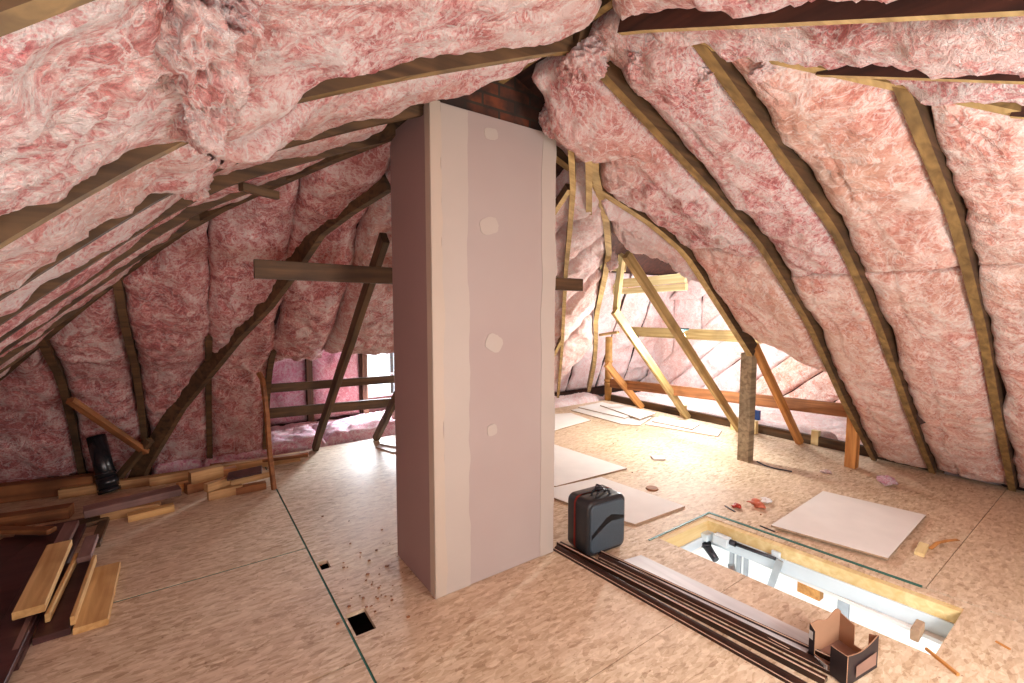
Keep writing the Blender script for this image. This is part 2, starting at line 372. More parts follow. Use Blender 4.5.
# lumps: folds that sag out of the roof
LUMPS += [(Vector((.13, 1.55, 1.98)), .30, .12), (Vector((.05, 1.9, 1.95)), .22, .06), (Vector((1.75, 1.75, 2.42)), .34, .10), (Vector((1.6, 1.2, 2.45)), .22, .05), (Vector((2.3, 2.3, 2.15)), .3, .05)]

def seamw(w): return .09*noise.noise(Vector((w*3, 7, 0)))
# ---- left slope (rafters run down to the left, over the camera)
LW = [.22, .72, 1.5, 2.08, 2.5, 2.9, 3.3, 3.7, 4.1]
for k, w in enumerate(LW):
    rafter('L', w, .0 if w < 2.1 else .2, 3.4, f'dark curved rafter of the left roof slope, {ORD[k]} counted from the camera', 'rafters of the left roof slope',
           ('rafter_dark', 'rafter_gold') if w < 1.6 else ('rafter_dark', 'rafter_dark'), wd=.042 if w < 1.7 else .034, drop=.028 if w < 1.7 else .02)
LB = [-.4]+LW+[4.5]
for k in range(len(LB)-1):
    for s, (a, b, nm) in enumerate(((.02, 1.4, 'upper'), (1.18, 3.3, 'lower'))):
        if LB[k] > 3.0 and s == 0: continue
        top = .5 if 2.0 < LB[k] < 2.3 else a
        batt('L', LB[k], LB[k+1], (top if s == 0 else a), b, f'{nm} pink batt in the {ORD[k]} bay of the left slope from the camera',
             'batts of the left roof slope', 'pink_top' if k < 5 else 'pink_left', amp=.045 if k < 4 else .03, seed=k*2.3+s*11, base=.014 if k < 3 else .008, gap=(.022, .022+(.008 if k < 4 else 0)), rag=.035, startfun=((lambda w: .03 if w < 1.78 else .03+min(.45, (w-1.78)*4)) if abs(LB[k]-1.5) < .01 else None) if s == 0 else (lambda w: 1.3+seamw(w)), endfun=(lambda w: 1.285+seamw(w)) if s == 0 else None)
# ---- front slope (behind and to the right of the camera)
FW = [-.9, -.3, .3, .9, 1.42, 1.93, 2.36, 2.85, 3.4]
for k, w in enumerate(FW):
    if w < .5: continue
    rafter('F', w, 0, 2.4, f'pale-edged rafter of near roof slope, {ORD[k-3]} to the right of the ridge', 'rafters of the near roof slope', ('deck', 'rafter_edge'), wd=.03, drop=.03)
for k in range(len(FW)-1):
    batt('F', FW[k], FW[k+1], .02, 2.3, f'pink insulation batt in the {ORD[k]} bay of the near slope, counted from the left', 'batts of the near roof slope', 'pink_top', amp=.05, seed=40+k, base=.03, gap=(.025, .05), rag=.035)
# ---- right slope
RW = [-.8, -.36, .08, .57, 1.05, 1.47]
names = ['sixth', 'fifth', 'fourth', 'third', 'second', 'first']
for k, w in enumerate(RW):
    rafter('R', w, 0, 3.93, f'golden curved rafter of right roof slope, {names[k]} full-length one from the opening', 'long rafters of the right roof slope', ('rafter_dark', 'rafter_gold'), wd=.042, drop=.02)
rafter('R', 2.14, .38, 2.86, 'golden rafter of right slope resting on the speckled grey post', 'long rafters of the right roof slope', ('rafter_dark', 'rafter_edge'), wd=.055, drop=.02)
RB = [-1.3, -.8, -.36, .08, .57, 1.05, 1.47]
bay = ['sixth', 'fifth', 'fourth', 'third', 'second', 'first']
for k in range(6):
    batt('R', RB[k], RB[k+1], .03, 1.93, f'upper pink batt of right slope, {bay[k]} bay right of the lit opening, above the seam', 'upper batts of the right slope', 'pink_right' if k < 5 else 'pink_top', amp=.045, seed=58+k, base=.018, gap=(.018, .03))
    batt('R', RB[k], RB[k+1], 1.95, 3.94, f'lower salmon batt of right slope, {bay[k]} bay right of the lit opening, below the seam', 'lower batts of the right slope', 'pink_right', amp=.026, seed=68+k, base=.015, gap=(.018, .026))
batt('R', 1.47, 2.14, .03, 1.75, 'upper crumpled pink batt between the ridge rafter and the post rafter', 'upper batts of the right slope', 'pink_top', amp=.06, seed=81, base=.03, startfun=lambda w: .03 if w < 1.8 else .03+min(.22, (w-1.8)*3))
batt('R', 1.47, 2.14, 1.77, 2.9, 'lower pink batt above the speckled grey post, cut short at the opening', 'lower batts of the right slope', 'pink_right', amp=.035, seed=82, base=.03, endfun=lambda w: 2.88-.25*max(0, (w-1.5)/.6))
batt('R', 2.14, 2.9, .82, 2.3, 'pale torn pink batt with its lower edge hanging over the lit opening', 'upper batts of the right slope', 'pink_pale', amp=.06, seed=83, base=.05, endfun=lambda w: 2.22-.95*(w-2.14)/.62)
# ---- back slope, left part and right part
BW = [-1.3, -.74, -.32, .14, .6]
for k, w in enumerate(BW):
    rafter('B', w, (0, 0, 0, 2.0, 2.2)[k], 2.98, f'dark jack rafter of back slope, {ORD[k]} from the left', 'jack rafters of the back slope', ('rafter_dark', 'rafter_dark'), wd=.045, drop=.02, dep=.13 if k < 3 else .06)
BB = [-1.9, -1.3, -.74, -.32, .14, .6]
for k in range(5):
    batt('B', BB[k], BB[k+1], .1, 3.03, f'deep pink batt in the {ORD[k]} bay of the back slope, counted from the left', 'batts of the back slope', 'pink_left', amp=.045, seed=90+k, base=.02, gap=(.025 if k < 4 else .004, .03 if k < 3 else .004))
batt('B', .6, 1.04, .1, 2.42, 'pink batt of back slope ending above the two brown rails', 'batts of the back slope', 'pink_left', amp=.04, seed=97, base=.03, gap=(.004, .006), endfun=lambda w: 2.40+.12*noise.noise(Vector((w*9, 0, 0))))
batt('B', 1.04, 1.95, .1, 2.42, 'pink batt of back slope ending over the window, left of the column', 'batts of the back slope', 'pink_top', amp=.05, seed=98, base=.03, gap=(.006, .02), endfun=lambda w: 2.36+.12*noise.noise(Vector((w*9, 4, 0))))
QW = [2.35, 2.8, 3.25, 3.72, 4.3]
QB = [1.95]+QW
for k in range(len(QB)-1):
    batt('Q', QB[k], QB[k+1], .1, 3.85, f'pink batt behind the drywall column, {ORD[k]} bay from the left', 'batts behind the column', 'pink_pale', amp=.05, seed=110+k, base=.01, gap=(.02, .03))

def skyheight(x, y, off=.15):
    z = 9
    if x >= RU: z = min(z, zp('R', x-RU, y))
    else: z = min(z, zp('L', RU-x))
    if y >= 2.1 and x < 1.95: z = min(z, zp('B', y-2.1))
    if y >= 1.37 and x >= 1.95: z = min(z, zp('Q', y-1.37))
    if y <= 1.3: z = min(z, zp('F', 1.3-y))
    return z+off
def zdorm(y): return interp([.6, 1.0, 1.4, 1.9, 2.56, 3.7, 4.4, 5.0, 5.9], [.1, .55, 1.12, 1.68, 2.22, 2.5, 2.45, 2.05, -.2], y)
# ---- hip rafters
def onroof(px, py, off=-.03):
    r = ray(px, py); p = Vector((0, 0, H))
    for k in range(900):
        q = p+r*(k*.008)
        if q.z > skyheight(q.x, q.y, off) or q.z < .01: return q
def polybeam(name, pts, w, t, mats, label, cat='rafter', group=None):
    bm = bmesh.new(); rings = []
    P = [Vector(p) for p in pts]
    for i, p in enumerate(P):
        x = (P[min(i+1, len(P)-1)]-P[max(i-1, 0)]).normalized(); y = Vector((0, 0, 1)).cross(x).normalized(); z = x.cross(y)
        rings.append([bm.verts.new(p+y*a*w/2+z*b) for a, b in ((-1, 0), (1, 0), (1, t), (-1, t))])
    for a, b in zip(rings, rings[1:]):
        for k in range(4): f = bm.faces.new((a[k], a[(k+1) % 4], b[(k+1) % 4], b[k])); f.material_index = min(len(mats)-1, 1 if k == 0 else 0)
    bm.faces.new(rings[0][::-1]); bm.faces.new(rings[-1]); bmesh.ops.recalc_face_normals(bm, faces=bm.faces)
    return tag(link_bm(name, bm, mats), label, cat, group)
def hip_pts(a, b, z0, z1, off):
    out = []
    for i in range(15):
        z = z0+(z1-z0)*i/14
        x = RU-inv('L', z) if a == 'L' else RU+inv('R', z, 0 if b == 'F' else 3)
        y = {'B': lambda: 2.1+inv('B', z), 'F': lambda: 1.3-inv('F', z), 'Q': lambda: 1.37+inv('Q', z)}[b]()
        out.append((x, y, z+off))
    return out
polybeam('hip_rafter', hip_pts('L', 'B', 2.5, .9, -.02), .045, .14, ['rafter_dark', 'rafter_dark'], 'dark hip rafter curving down to the far left corner')
polybeam('hip_rafter', hip_pts('R', 'F', 2.5, 1.6, -.02), .04, .14, ['rafter_gold', 'rafter_edge'], 'pale hip rafter running overhead toward the right')
polybeam('hip_rafter', hip_pts('R', 'Q', 2.45, .15, -.03), .05, .14, ['rafter_gold', 'rafter_edge'], 'pale hip rafter standing in the corner right of the drywall column')
polybeam('ridge_board', [(1.37, 1.2, 2.6), (1.37, 2.02, 2.6)], .035, .16, ['rafter_dark', 'rafter_gold'], 'short golden ridge board at the peak in front of the brick chimney', 'beam')
tag(polybeam('jack_rafter', [onroof(571, 150, -.1), onroof(573, 190, -.1), onroof(570, 230, -.1), onroof(566, 270, -.1), onroof(564, 310, -.1), onroof(562, 350, -.1), onroof(558, 398, -.1)], .035, .09, ['rafter_gold', 'rafter_edge'], ''), 'slim pale upright rafter just right of the drywall column', 'rafter')
tag(polybeam('jack_rafter', [onroof(588, 128, -.1), onroof(589, 170, -.1), onroof(589, 215, -.1)], .04, .09, ['rafter_gold', 'rafter_edge'], ''), 'short pale upright board at the top of the corner hip', 'rafter')
tag(polybeam('diagonal_brace', [onroof(552, 217, -.1), onroof(570, 190, -.1)], .035, .05, ['rafter_dark', 'rafter_edge'], ''), 'short brace slanting up to the slim upright rafter, high', 'brace')
tag(polybeam('diagonal_brace', [onroof(552, 360, -.1), onroof(563, 338, -.1)], .035, .05, ['rafter_dark', 'rafter_edge'], ''), 'short brace slanting up to the slim upright rafter, low', 'brace')
# valley beam of the back opening
VP = [(1.06, 2.82, 2.23), (.9, 3.06, 2.11), (.77, 3.29, 1.99), (.66, 3.51, 1.77), (.51, 3.75, 1.51), (.34, 4.02, 1.28), (.19, 4.38, 1.02), (-.04, 4.72, .66), (-.3, 4.95, .15), (-.36, 5.0, .0)]
polybeam('valley_rafter', [(p[0]-.0, p[1]-.05, p[2]-.06) for p in VP], .05, .12, ['rafter_dark', 'rafter_dark'], 'dark curved valley rafter crossing the back slope behind the collar tie', 'rafter')

# ------------------------------------------------------------------ roof deck (closed shell above the rafters), dormers, gable walls
def mkdeck():
    bm = bmesh.new(); st = .1; xs = [-2.4+st*i for i in range(81)]; ys = [-2.6+st*i for i in range(81)]
    g = {}
    for i, x in enumerate(xs):
        for j, y in enumerate(ys): g[i, j] = bm.verts.new((x, y, max(-.16, skyheight(x, y))))
    for i in range(80):
        for j in range(80):
            x = xs[i]+.05; y = ys[j]+.05
            if y > 4.25 and .55 < x < 2.35: continue                                  # back dormer
            if x > 2.9 and 1.2 < y < 5.5 and zdorm(y) > skyheight(x, y)-.02: continue       # right dormer
            bm.faces.new((g[i, j], g[i+1, j], g[i+1, j+1], g[i, j+1]))
    r = bmesh.ops.solidify(bm, geom=bm.faces[:], thickness=-.03)
    return struct(link_bm('ceiling', bm, 'deck'))
mkdeck()
# right dormer
def quadbox(bm, pts, th, mi=0):
    P = [Vector(p) for p in pts]; n = (P[1]-P[0]).cross(P[2]-P[0]).normalized()*th
    a = [bm.verts.new(p) for p in P]; b = [bm.verts.new(p+n) for p in P]
    for q in (a[::-1], b): bm.faces.new(q)
    k = len(P)
    for i in range(k): bm.faces.new((a[i], a[(i+1) % k], b[(i+1) % k], b[i]))
    bmesh.ops.recalc_face_normals(bm, faces=bm.faces)
bm = bmesh.new()
_g = {}
for i in range(46):
    for j in range(54): _g[i, j] = bm.verts.new((2.8+.1*i, .6+.1*j, zdorm(.6+.1*j)))
for i in range(45):
    for j in range(53):
        x = 2.85+.1*i; y = .65+.1*j
        if zdorm(y) > skyheight(x, y)-.07: bm.faces.new((_g[i, j], _g[i+1, j], _g[i+1, j+1], _g[i, j+1]))
bmesh.ops.delete(bm, geom=[v for v in bm.verts if not v.link_faces], context='VERTS')
bmesh.ops.solidify(bm, geom=bm.faces[:], thickness=-.03)
quadbox(bm, [(7.25, .6, -.2), (7.25, 6.0, -.2), (7.25, 5.2, 2.4), (7.25, 2.6, 2.5)], .04)
struct(link_bm('wall_right', bm, 'deck'))
bm = bmesh.new()
quadbox(bm, [(.5, 4.1, 1.5), (2.45, 4.1, 1.5), (2.45, 6.6, 1.15), (.5, 6.6, 1.15)], .03)
for x in (.48, 2.5): quadbox(bm, [(x, 4.2, 1.4), (x, 6.6, 1.2), (x, 6.6, -.2), (x, 5.14, -.2), (x, 4.9, .65), (x, 4.55, 1.14), (x, 4.2, 1.3)], .03)
struct(link_bm('wall_back', bm, 'deck'))
# back dormer end wall with its window
bm = bmesh.new(); Y = 6.3
for lo, hi in (((.5, Y, -.2), (2.02, Y+.05, 1.3)), ((2.45, Y, -.2), (2.6, Y+.05, 1.3)), ((2.02, Y, -.2), (2.45, Y+.05, .2)), ((2.02, Y, .84), (2.45, Y+.05, 1.3))): box(bm, lo, hi)
struct(link_bm('wall_far', bm, 'deck'))
bm = bmesh.new()
for lo, hi in (((2.02, Y-.01, .2), (2.45, Y+.04, .225)), ((2.02, Y-.01, .815), (2.45, Y+.04, .84)), ((2.02, Y-.01, .225), (2.05, Y+.04, .815)), ((2.42, Y-.01, .225), (2.45, Y+.04, .815)), ((2.05, Y, .5), (2.42, Y+.03, .525))): box(bm, lo, hi, 0, .003)
win = struct(link_bm('window_1', bm, 'blue_white'))
bm = bmesh.new(); box(bm, (2.05, Y+.012, .225), (2.42, Y+.016, .815)); link_bm('window_pane', bm, 'glass', win)

# generic quilted slab used for batts on walls / floors
def slab(label, o, ax, ay, nrm, la, lb, th, mat, group, amp=.04, seed=0, step=.03, name='insulation_batt', skew=0.0):
    o = Vector(o); ax = Vector(ax).normalized(); ay = Vector(ay).normalized(); nrm = Vector(nrm).normalized()
    na = max(4, int(la/step)); nb = max(4, int(lb/step)); bm = bmesh.new(); V = []
    for i in range(na+1):
        r = []
        for j in range(nb+1):
            a = la*i/na; b = lb*j/nb; e = min(b, lb-b, a, la-a); k = 1-math.exp(-e/.04)
            p = o+ax*a+ay*b; b2 = b+.03*noise.noise(p*5+Vector((seed, 1, 1)))
            p = o+ax*a+ay*b2
            r.append(bm.verts.new(p+nrm*(th*(.25+.75*k)+puff(p, None, amp, seed)*(.3+.7*k))))
        V.append(r)
    for a, b in zip(V, V[1:]):
        for j in range(nb): bm.faces.new((a[j], a[j+1], b[j+1], b[j]))
    be = [e for e in bm.edges if e.is_boundary]; r = bmesh.ops.extrude_edge_only(bm, edges=be)
    for v in [g for g in r['geom'] if isinstance(g, bmesh.types.BMVert)]: v.co -= nrm*((v.co-o).dot(nrm))
    bmesh.ops.recalc_face_normals(bm, faces=bm.faces)
    return tag(link_bm(name, bm, mat, None, True), label, 'insulation', group)
# back dormer: batts between studs on the end wall
slab('pink wall batt seen between the two brown rails, left of the dark studs', (.62, Y-.02, .0), (1, 0, 0), (0, 0, 1), (0, -1, 0), .62, 1.2, .05, 'pink_loose', 'batts on the far wall', .03, 3)
slab('pink wall batt between the dark stud and the window post', (1.3, Y-.02, .0), (1, 0, 0), (0, 0, 1), (0, -1, 0), .6, 1.2, .05, 'pink_loose', 'batts on the far wall', .03, 5)
for x, l in ((1.26, 'dark wall stud seen behind the rails, left one'), (1.96, 'dark wall stud beside the small window')):
    tag(beam('wall_stud', (x, Y-.08, -.1), (x, Y-.08, 1.2), .07, .1, 'rafter_dark', (0, 1, 0)), l, 'stud', 'studs of the far wall')
# floor batts at the back-left eave
slab('loose magenta pink batt lying along the floor edge under the brown rails', (.05, 5.0, -.1), (1, 0, 0), (0, 1, 0), (0, 0, 1), 1.15, .75, .17, 'pink_loose', 'batts lying at the back eave', .05, 8)
slab('loose pale pink batt lying on the floor edge toward the window', (1.15, 5.05, -.1), (1, .05, 0), (0, 1, 0), (0, 0, 1), 1.3, .8, .18, 'pink_loose', 'batts lying at the back eave', .05, 9)
slab('pink batt on the eave floor in front of the dark stud wall', (.55, 5.75, -.12), (1, 0, 0), (0, 1, 0), (0, 0, 1), 1.9, .5, .12, 'pink_loose', 'batts lying at the back eave', .04, 10)
slab('small magenta batt roll on the floor between two back jack rafters', (-.3, 4.98, -.08), (1, 0, 0), (0, 1, 0), (0, 0, 1), .4, .4, .16, 'pink_loose', 'batts lying at the back eave', .04, 12)
# right dormer: slanted batts on the end wall, along the slopes, eave floor
WX = 7.2
for k in range(11):
    c = 7.8-k*.62; t0 = max(0, c-5.85)
    while t0 < 3 and -.15+.85*t0 > zdorm(c-t0)-.1: t0 += .03
    t1 = t0
    while t1 < 3.1 and -.15+.85*t1 < zdorm(c-t1)-.12 and c-t1 > .7: t1 += .03
    if t1-t0 < .35: continue
    slab(f'bright pink slanted batt on the far dormer wall, {ORD[k]} from the left', (WX-.04, c-t0, -.15+.85*t0), (0, -1, .85), (0, -1, 0), (-1, 0, 0), 1.312*(t1-t0), .6, .06, 'pink_pale' if k < 6 else 'pink_right', 'slanted batts of the lit dormer', .035, 20+k)
for k in range(3):
    slab(f'upright pink batt on the far dormer wall behind the header beams, {ORD[k]} from the left', (WX+.02, 5.6-k*.55, -.1), (0, 0, 1), (0, -1, 0), (-1, 0, 0), 2.3, .54, .05, 'pink_pale', 'upright batts of the lit dormer', .03, 50+k)
for k in range(5):
    x0 = 3.6+k*.72+.2
    slab(f'pink batt on the far slope of the lit dormer, {ORD[k]} from the corner', (x0, 5.75, .05), (0, -.75, 2.0), (1, 0, 0), (0, -1, -.4), 2.1, .68, .05, 'pink_pale', 'slope batts of the lit dormer', .04, 33+k)
slab('long pale pink batt on the eave floor behind the rafter feet', (5.5, 5.2, -.1), (0, -1, 0), (1, 0, 0), (0, 0, 1), 3.2, .5, .16, 'pink_pale', 'batts lying at the right eave', .03, 44)
slab('pale pink batt on the eave floor to the right of the short post', (5.52, 1.95, -.1), (0, -1, 0), (1, 0, 0), (0, 0, 1), 1.3, .5, .14, 'pink_pale', 'batts lying at the right eave', .03, 45)
slab('pale pink batt along the floor edge in the far corner right of the column', (2.6, 4.99, -.12), (1, 0, 0), (0, 1, 0), (0, 0, 1), 2.85, .55, .17, 'pink_pale', 'batts lying at the right eave', .04, 47)
slab('wide bright pink batt on the floor deep inside the lit dormer', (6.05, 5.2, -.12), (0, -1, 0), (1, 0, 0), (0, 0, 1), 4.2, 1.1, .12, 'pink_pale', 'batts lying at the right eave', .04, 46)

# ------------------------------------------------------------------ floor of OSB sheets with real gaps, hatch hole and two cut-outs
U0, U1, V0, V1 = 2.43, 2.965, .45, 1.74; G0, G1 = 3.02, 3.038
def skew(bm):   # the hatch is cut a few degrees off the sheet lines
    for v in bm.verts:
        if 2.2 < v.co.x < 3.3: v.co.x += .085*(1.1-min(V1+.02, max(V0, v.co.y)))
    return bm
bm = bmesh.new()
T = -.019
for (a, b, c, d) in [(-3, .538, 2.912, 4.97), (-3, .538, 1.83, 2.896), (-3, .538, -3, 1.82),
                     (.549, .56, -3, 4.97), (.56, .65, -3, 1.97), (.56, .65, 2.14, 2.6), (.56, .65, 2.69, 4.97), (.61, .65, 2.6, 2.69), 
                     (.65, U0, -3, V0), (.65, U0, V0, 1.2), (.65, U0, 1.204, V1+.02), (.65, U0, V1+.02, 4.97),
                     (U0, U1, V1+.02, 4.97), (U0, U1, V1, V1+.006), (U0, U1, -3, V0), (U1, G0, -3, V0), (U1, G0, V0, V1+.006), (U1, G1, V1+.02, 4.97),
                     (G1, 5.37, .608, V1+.02), (G1, 5.37, V1+.02, 4.97), (G1, 5.37, -3, V0), (G1, 5.37, V0, .604)]:
    box(bm, (a, c, T), (b, d, 0))
struct(link_bm('floor', skew(bm), 'osb'))
bm = bmesh.new()   # painted green sheet edges standing in the wide gap
box(bm, (G0-.004, .62, -.012), (G1, V1+.02, .004)); box(bm, (2.36, V1+.007, -.012), (G0-.004, V1+.02, .004)); box(bm, (.5385, -3, -.015), (.5485, 4.97, -.003)); box(bm, (-3, 2.8965, -.015), (.538, 2.9115, -.004))
struct(link_bm('trim_1', skew(bm), 'teal'))
bm = bmesh.new()   # near-black subfloor sheet whose colour stands in for cavity shade, open above the hatch
for lo, hi in (((-3, -3, -.16), (U0-.08, 6.6, -.14)), ((U1+.08, -3, -.16), (7.4, 6.6, -.14)), ((U0-.08, -3, -.16), (U1+.08, V0-.08, -.14)), ((U0-.08, V1+.08, -.16), (U1+.08, 6.6, -.14))): box(bm, lo, hi)
struct(link_bm('trim_2', bm, 'dark'))

# ------------------------------------------------------------------ hatch frame, attic ladder hardware, bright room below
fr = empty('hatch_frame', ((U0+U1)/2, (V0+V1)/2, -.2), 'pale yellow pine frame lining the rectangular ladder hatch in the floor', 'hatch frame')
def part(name, bm, mats, root, label=None, smooth=False):
    for v in bm.verts: v.co -= root.location
    if root.rotation_euler.z:
        bmesh.ops.rotate(bm, verts=bm.verts, cent=(0, 0, 0), matrix=Matrix.Rotation(-root.rotation_euler.z, 3, 'Z'))
    o = link_bm(name, bm, mats, root, smooth)
    if label: o['label'] = label
    return o
for lo, hi in (((U1-.045, V0-.03, -.078), (U1, V1, -.006)), ((U0-.04, V0-.03, -.135), (U0-.002, V1, -.02)), ((U0, V1-.04, -.10), (U1-.045, V1, -.006)), ((U0, V0-.05, -.135), (U1-.045, V0-.004, -.022))):
    bm = bmesh.new(); box(bm, lo, hi, 0, .003); part('frame_board', skew(bm), 'yellow_pine', fr)
for lo, hi in (((U1-.056, V0, -.16), (U1-.044, V1-.04, -.074)), ((U0-.03, V0, -.16), (U0-.015, V1-.04, -.17)), ((U0, V1-.052, -.16), (U1-.056, V1-.04, -.096)), ((U0, V0-.02, -.16), (U1-.06, V0-.005, -.17))):
    bm = bmesh.new(); box(bm, lo, hi, 0, .002); part('metal_lining', skew(bm), 'blue_white', fr, 'pale blue painted metal lining of the hatch')
lad = empty('attic_ladder', (U1-.2, V1-.3, -.4), 'folding attic ladder hinge arms and springs hanging inside the floor hatch', 'ladder')
def Hx(px, py, x): return atx(px, py, x)
bm = bmesh.new(); a = atx(728, 541, 2.83); b = atx(776, 559, 2.86); cyl(bm, a, b, .013, .010, 12); cyl(bm, a-Vector((0, .05, .0)), a, .018, .018, 12); part('spring', bm, 'dark_metal', lad)
bm = bmesh.new(); a = atx(780, 560, 2.86); b = atx(768, 594, 2.84); m = frame_matrix(a, b, Vector((1, 0, 0))); box(bm, (0, -.02, -.006), ((b-a).length, .02, .006), 0, .002, m); part('hinge_arm', bm, 'metal', lad)
bm = bmesh.new(); a = atx(776, 556, 2.875); box(bm, tuple(a-Vector((.01, .025, .03))), tuple(a+Vector((.01, .025, .03))), 0, .004); part('bracket', bm, 'blue_white', lad)
bm = bmesh.new(); a = atx(700, 533, 2.82); b = atx(722, 540, 2.82)
box(bm, tuple(a-Vector((.03, .07, .03))), tuple(a+Vector((.03, .07, .02))), 0, .006); box(bm, tuple(b-Vector((.03, .05, .03))), tuple(b+Vector((.03, .05, .03))), 0, .006); part('hinge_block', bm, 'blue_white', lad)
bm = bmesh.new(); a = atx(706, 545, 2.82); b = atx(716, 560, 2.78); cyl(bm, a, b, .028, .022, 16); cyl(bm, a+Vector((0, 0, .02)), a-Vector((0, 0, .01)), .034, .034, 16); part('hinge_pivot', bm, 'dark_metal', lad)
bm = bmesh.new()
for yy in (V1-.42, V1-.62):
    pass
for k in (0, 1): cyl(bm, (2.5+.3*k, V1-.25, -.2), (2.5+.3*k, V1-.95, -2.3), .022, .022, 8)
for k in range(7): cyl(bm, (2.5, V1-.3-.1*k, -.35-.29*k), (2.8, V1-.3-.1*k, -.35-.29*k), .014, .014, 8)
part('ladder_section', bm, 'metal', lad)
# room below
bm = bmesh.new(); Z0, Z1 = -2.75, -.182
box(bm, (.6, -1.5, Z0-.05), (4.4, 3.6, Z0)); box(bm, (4.3, -1.5, Z0), (4.4, 3.6, Z1)); box(bm, (.6, -1.5, Z0), (.7, 3.6, Z1)); box(bm, (.6, 3.5, Z0), (4.4, 3.6, Z1)); box(bm, (.6, -1.5, Z0), (4.4, -1.4, Z1))
for lo, hi in (((.6, -1.5, Z1), (U0-.03, 3.6, Z1+.02)), ((U1-.045, -1.5, Z1), (4.4, 3.6, Z1+.02)), ((U0-.03, -1.5, Z1), (U1-.045, V0-.02, Z1+.02)), ((U0-.03, V1-.045, Z1), (U1-.045, 3.6, Z1+.02))): box(bm, lo, hi)
struct(link_bm('wall_lower', bm, 'white_wall'))
a = atx(842, 610, 4.29); bm = bmesh.new(); box(bm, (4.27, a.y-.05, Z0), (4.3, a.y+.03, Z1-.02), 0, .004)
tag(link_bm('door_casing', bm, 'grey_paint'), 'grey vertical door casing seen through the hatch in the room below', 'door casing')
a = atx(738, 560, 4.29); bm = bmesh.new()
for k in range(3): box(bm, (4.275, a.y-.1+k*.07, Z0), (4.3, a.y-.1+k*.07+.04, Z1-.02), 0, .004)
tag(link_bm('curtain_panel', bm, 'grey_paint'), 'narrow grey pleated panel seen through the far end of the hatch', 'panel')
a = atx(800, 577, 4.25); b = atx(822, 597, 4.25); bm = bmesh.new()
for k in range(5): z = a.z+(b.z-a.z)*k/4; box(bm, (4.2, b.y, z-.022), (4.28, a.y, z+.012), 0, .003)
tag(link_bm('wooden_rack', bm, 'orange_pine'), 'orange slatted wooden rack on the white wall below the hatch', 'rack')

# ------------------------------------------------------------------ chimney and drywall column
cx0, cx1, cy0, cy1, ct = .96, 1.73, 2.0, 2.5, 2.41
bm = bmesh.new(); box(bm, (cx0+.05, cy0+.03, 0), (cx1-.05, cy1-.04, 3.1)); 
for v in bm.verts: v.co += Vector((noise.noise(v.co*5), noise.noise(v.co*7), 0))*.004
tag(link_bm('brick_chimney', bm, 'brick'), 'old sooty brick chimney showing above the drywall column', 'chimney')
ch = empty('drywall_column', ((cx0+cx1)/2, (cy0+cy1)/2, 0), 'tall unpainted drywall column boxed around the chimney in the middle of the attic', 'column')
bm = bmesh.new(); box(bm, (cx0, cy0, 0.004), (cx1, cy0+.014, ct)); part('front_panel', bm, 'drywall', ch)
bm = bmesh.new(); box(bm, (cx0, cy0+.014, 0.004), (cx0+.014, cy1, ct-.01)); part('side_panel', bm, 'drywall_side_shade', ch, 'rose side panel with shade painted into its colour')
bm = bmesh.new(); box(bm, (cx1-.014, cy0+.014, 0.004), (cx1, cy1, ct-.01)); part('side_panel', bm, 'drywall_side_shade', ch)
bm = bmesh.new(); box(bm, (cx0+.014, cy1-.014, 0.004), (cx1-.014, cy1, ct-.01)); part('rear_panel', bm, 'drywall', ch)
def thick(bm, t):
    r = bmesh.ops.extrude_edge_only(bm, edges=[e for e in bm.edges if e.is_boundary])
    for v in [g for g in r['geom'] if isinstance(g, bmesh.types.BMVert)]: v.co.y += t
    for f in bm.faces: f.normal_update()
    if sum(f.normal.y*f.calc_area() for f in bm.faces) > 0: bmesh.ops.reverse_faces(bm, faces=bm.faces)
def ragstrip(x0, x1f, z0, z1, y, mat, name, seed, left=None):
    bm = bmesh.new(); n = 90; A = []; B = []
    for i in range(n+1):
        z = z0+(z1-z0)*i/n
        xr = x1f+.016*noise.noise(Vector((z*3.2, seed, 0)))+.008*noise.noise(Vector((z*11, seed, 2)))
        xl = x0 if left is None else x0+.012*noise.noise(Vector((z*4, seed, 6)))
        A.append(bm.verts.new((xl, y, z))); B.append(bm.verts.new((xr, y, z)))
    for i in range(n): bm.faces.new((A[i], B[i], B[i+1], A[i+1]))
    thick(bm, .004); return part(name, bm, mat, ch)
ragstrip(cx0+.055, cx0+.2, .003, ct-.004, cy0-.003, 'mud', 'compound_strip', 3)['label'] = 'pale joint compound strip beside the corner'
ragstrip(cx1-.1, cx1-.001, .003, ct-.004, cy0-.003, 'mud', 'compound_strip', 9, 1)['label'] = 'pale joint compound strip at the right edge'
ragstrip(cx0-.002, cx0+.058, .003, ct+.003, cy0-.004, 'bead', 'corner_bead', 5)['label'] = 'cream paper corner bead with a ragged edge'
bm = bmesh.new(); box(bm, (cx0-.003, cy0-.004, .004), (cx0, cy0+.05, ct), 0); part('corner_bead', bm, 'bead', ch)
def patch(px, py, rx, rz, sides, rot):
    c = aty(px, py, cy0); bm = bmesh.new(); vs = []
    for k in range(28):
        a = 2*math.pi*k/28; e = 3.2
        ca, sa = math.cos(a), math.sin(a); rr = (abs(ca)**e+abs(sa)**e)**(-1/e)*(1+.10*noise.noise(Vector((k*.9, px, 0))))
        x, z = rx*rr*ca, rz*rr*sa; vs.append(bm.verts.new((c.x+x*math.cos(rot)-z*math.sin(rot), cy0-.003, c.z+x*math.sin(rot)+z*math.cos(rot))))
    f = bm.faces.new(vs); thick(bm, .004)
    part('compound_patch', bm, 'mud', ch)['label'] = 'pale dab of joint compound'
for p in ((491, 134, .040, .028, 4, .1), (489, 226, .055, .042, 5, .3), (494, 343, .052, .044, 5, -.5), (492, 430, .03, .03, 4, .2)): patch(*p)

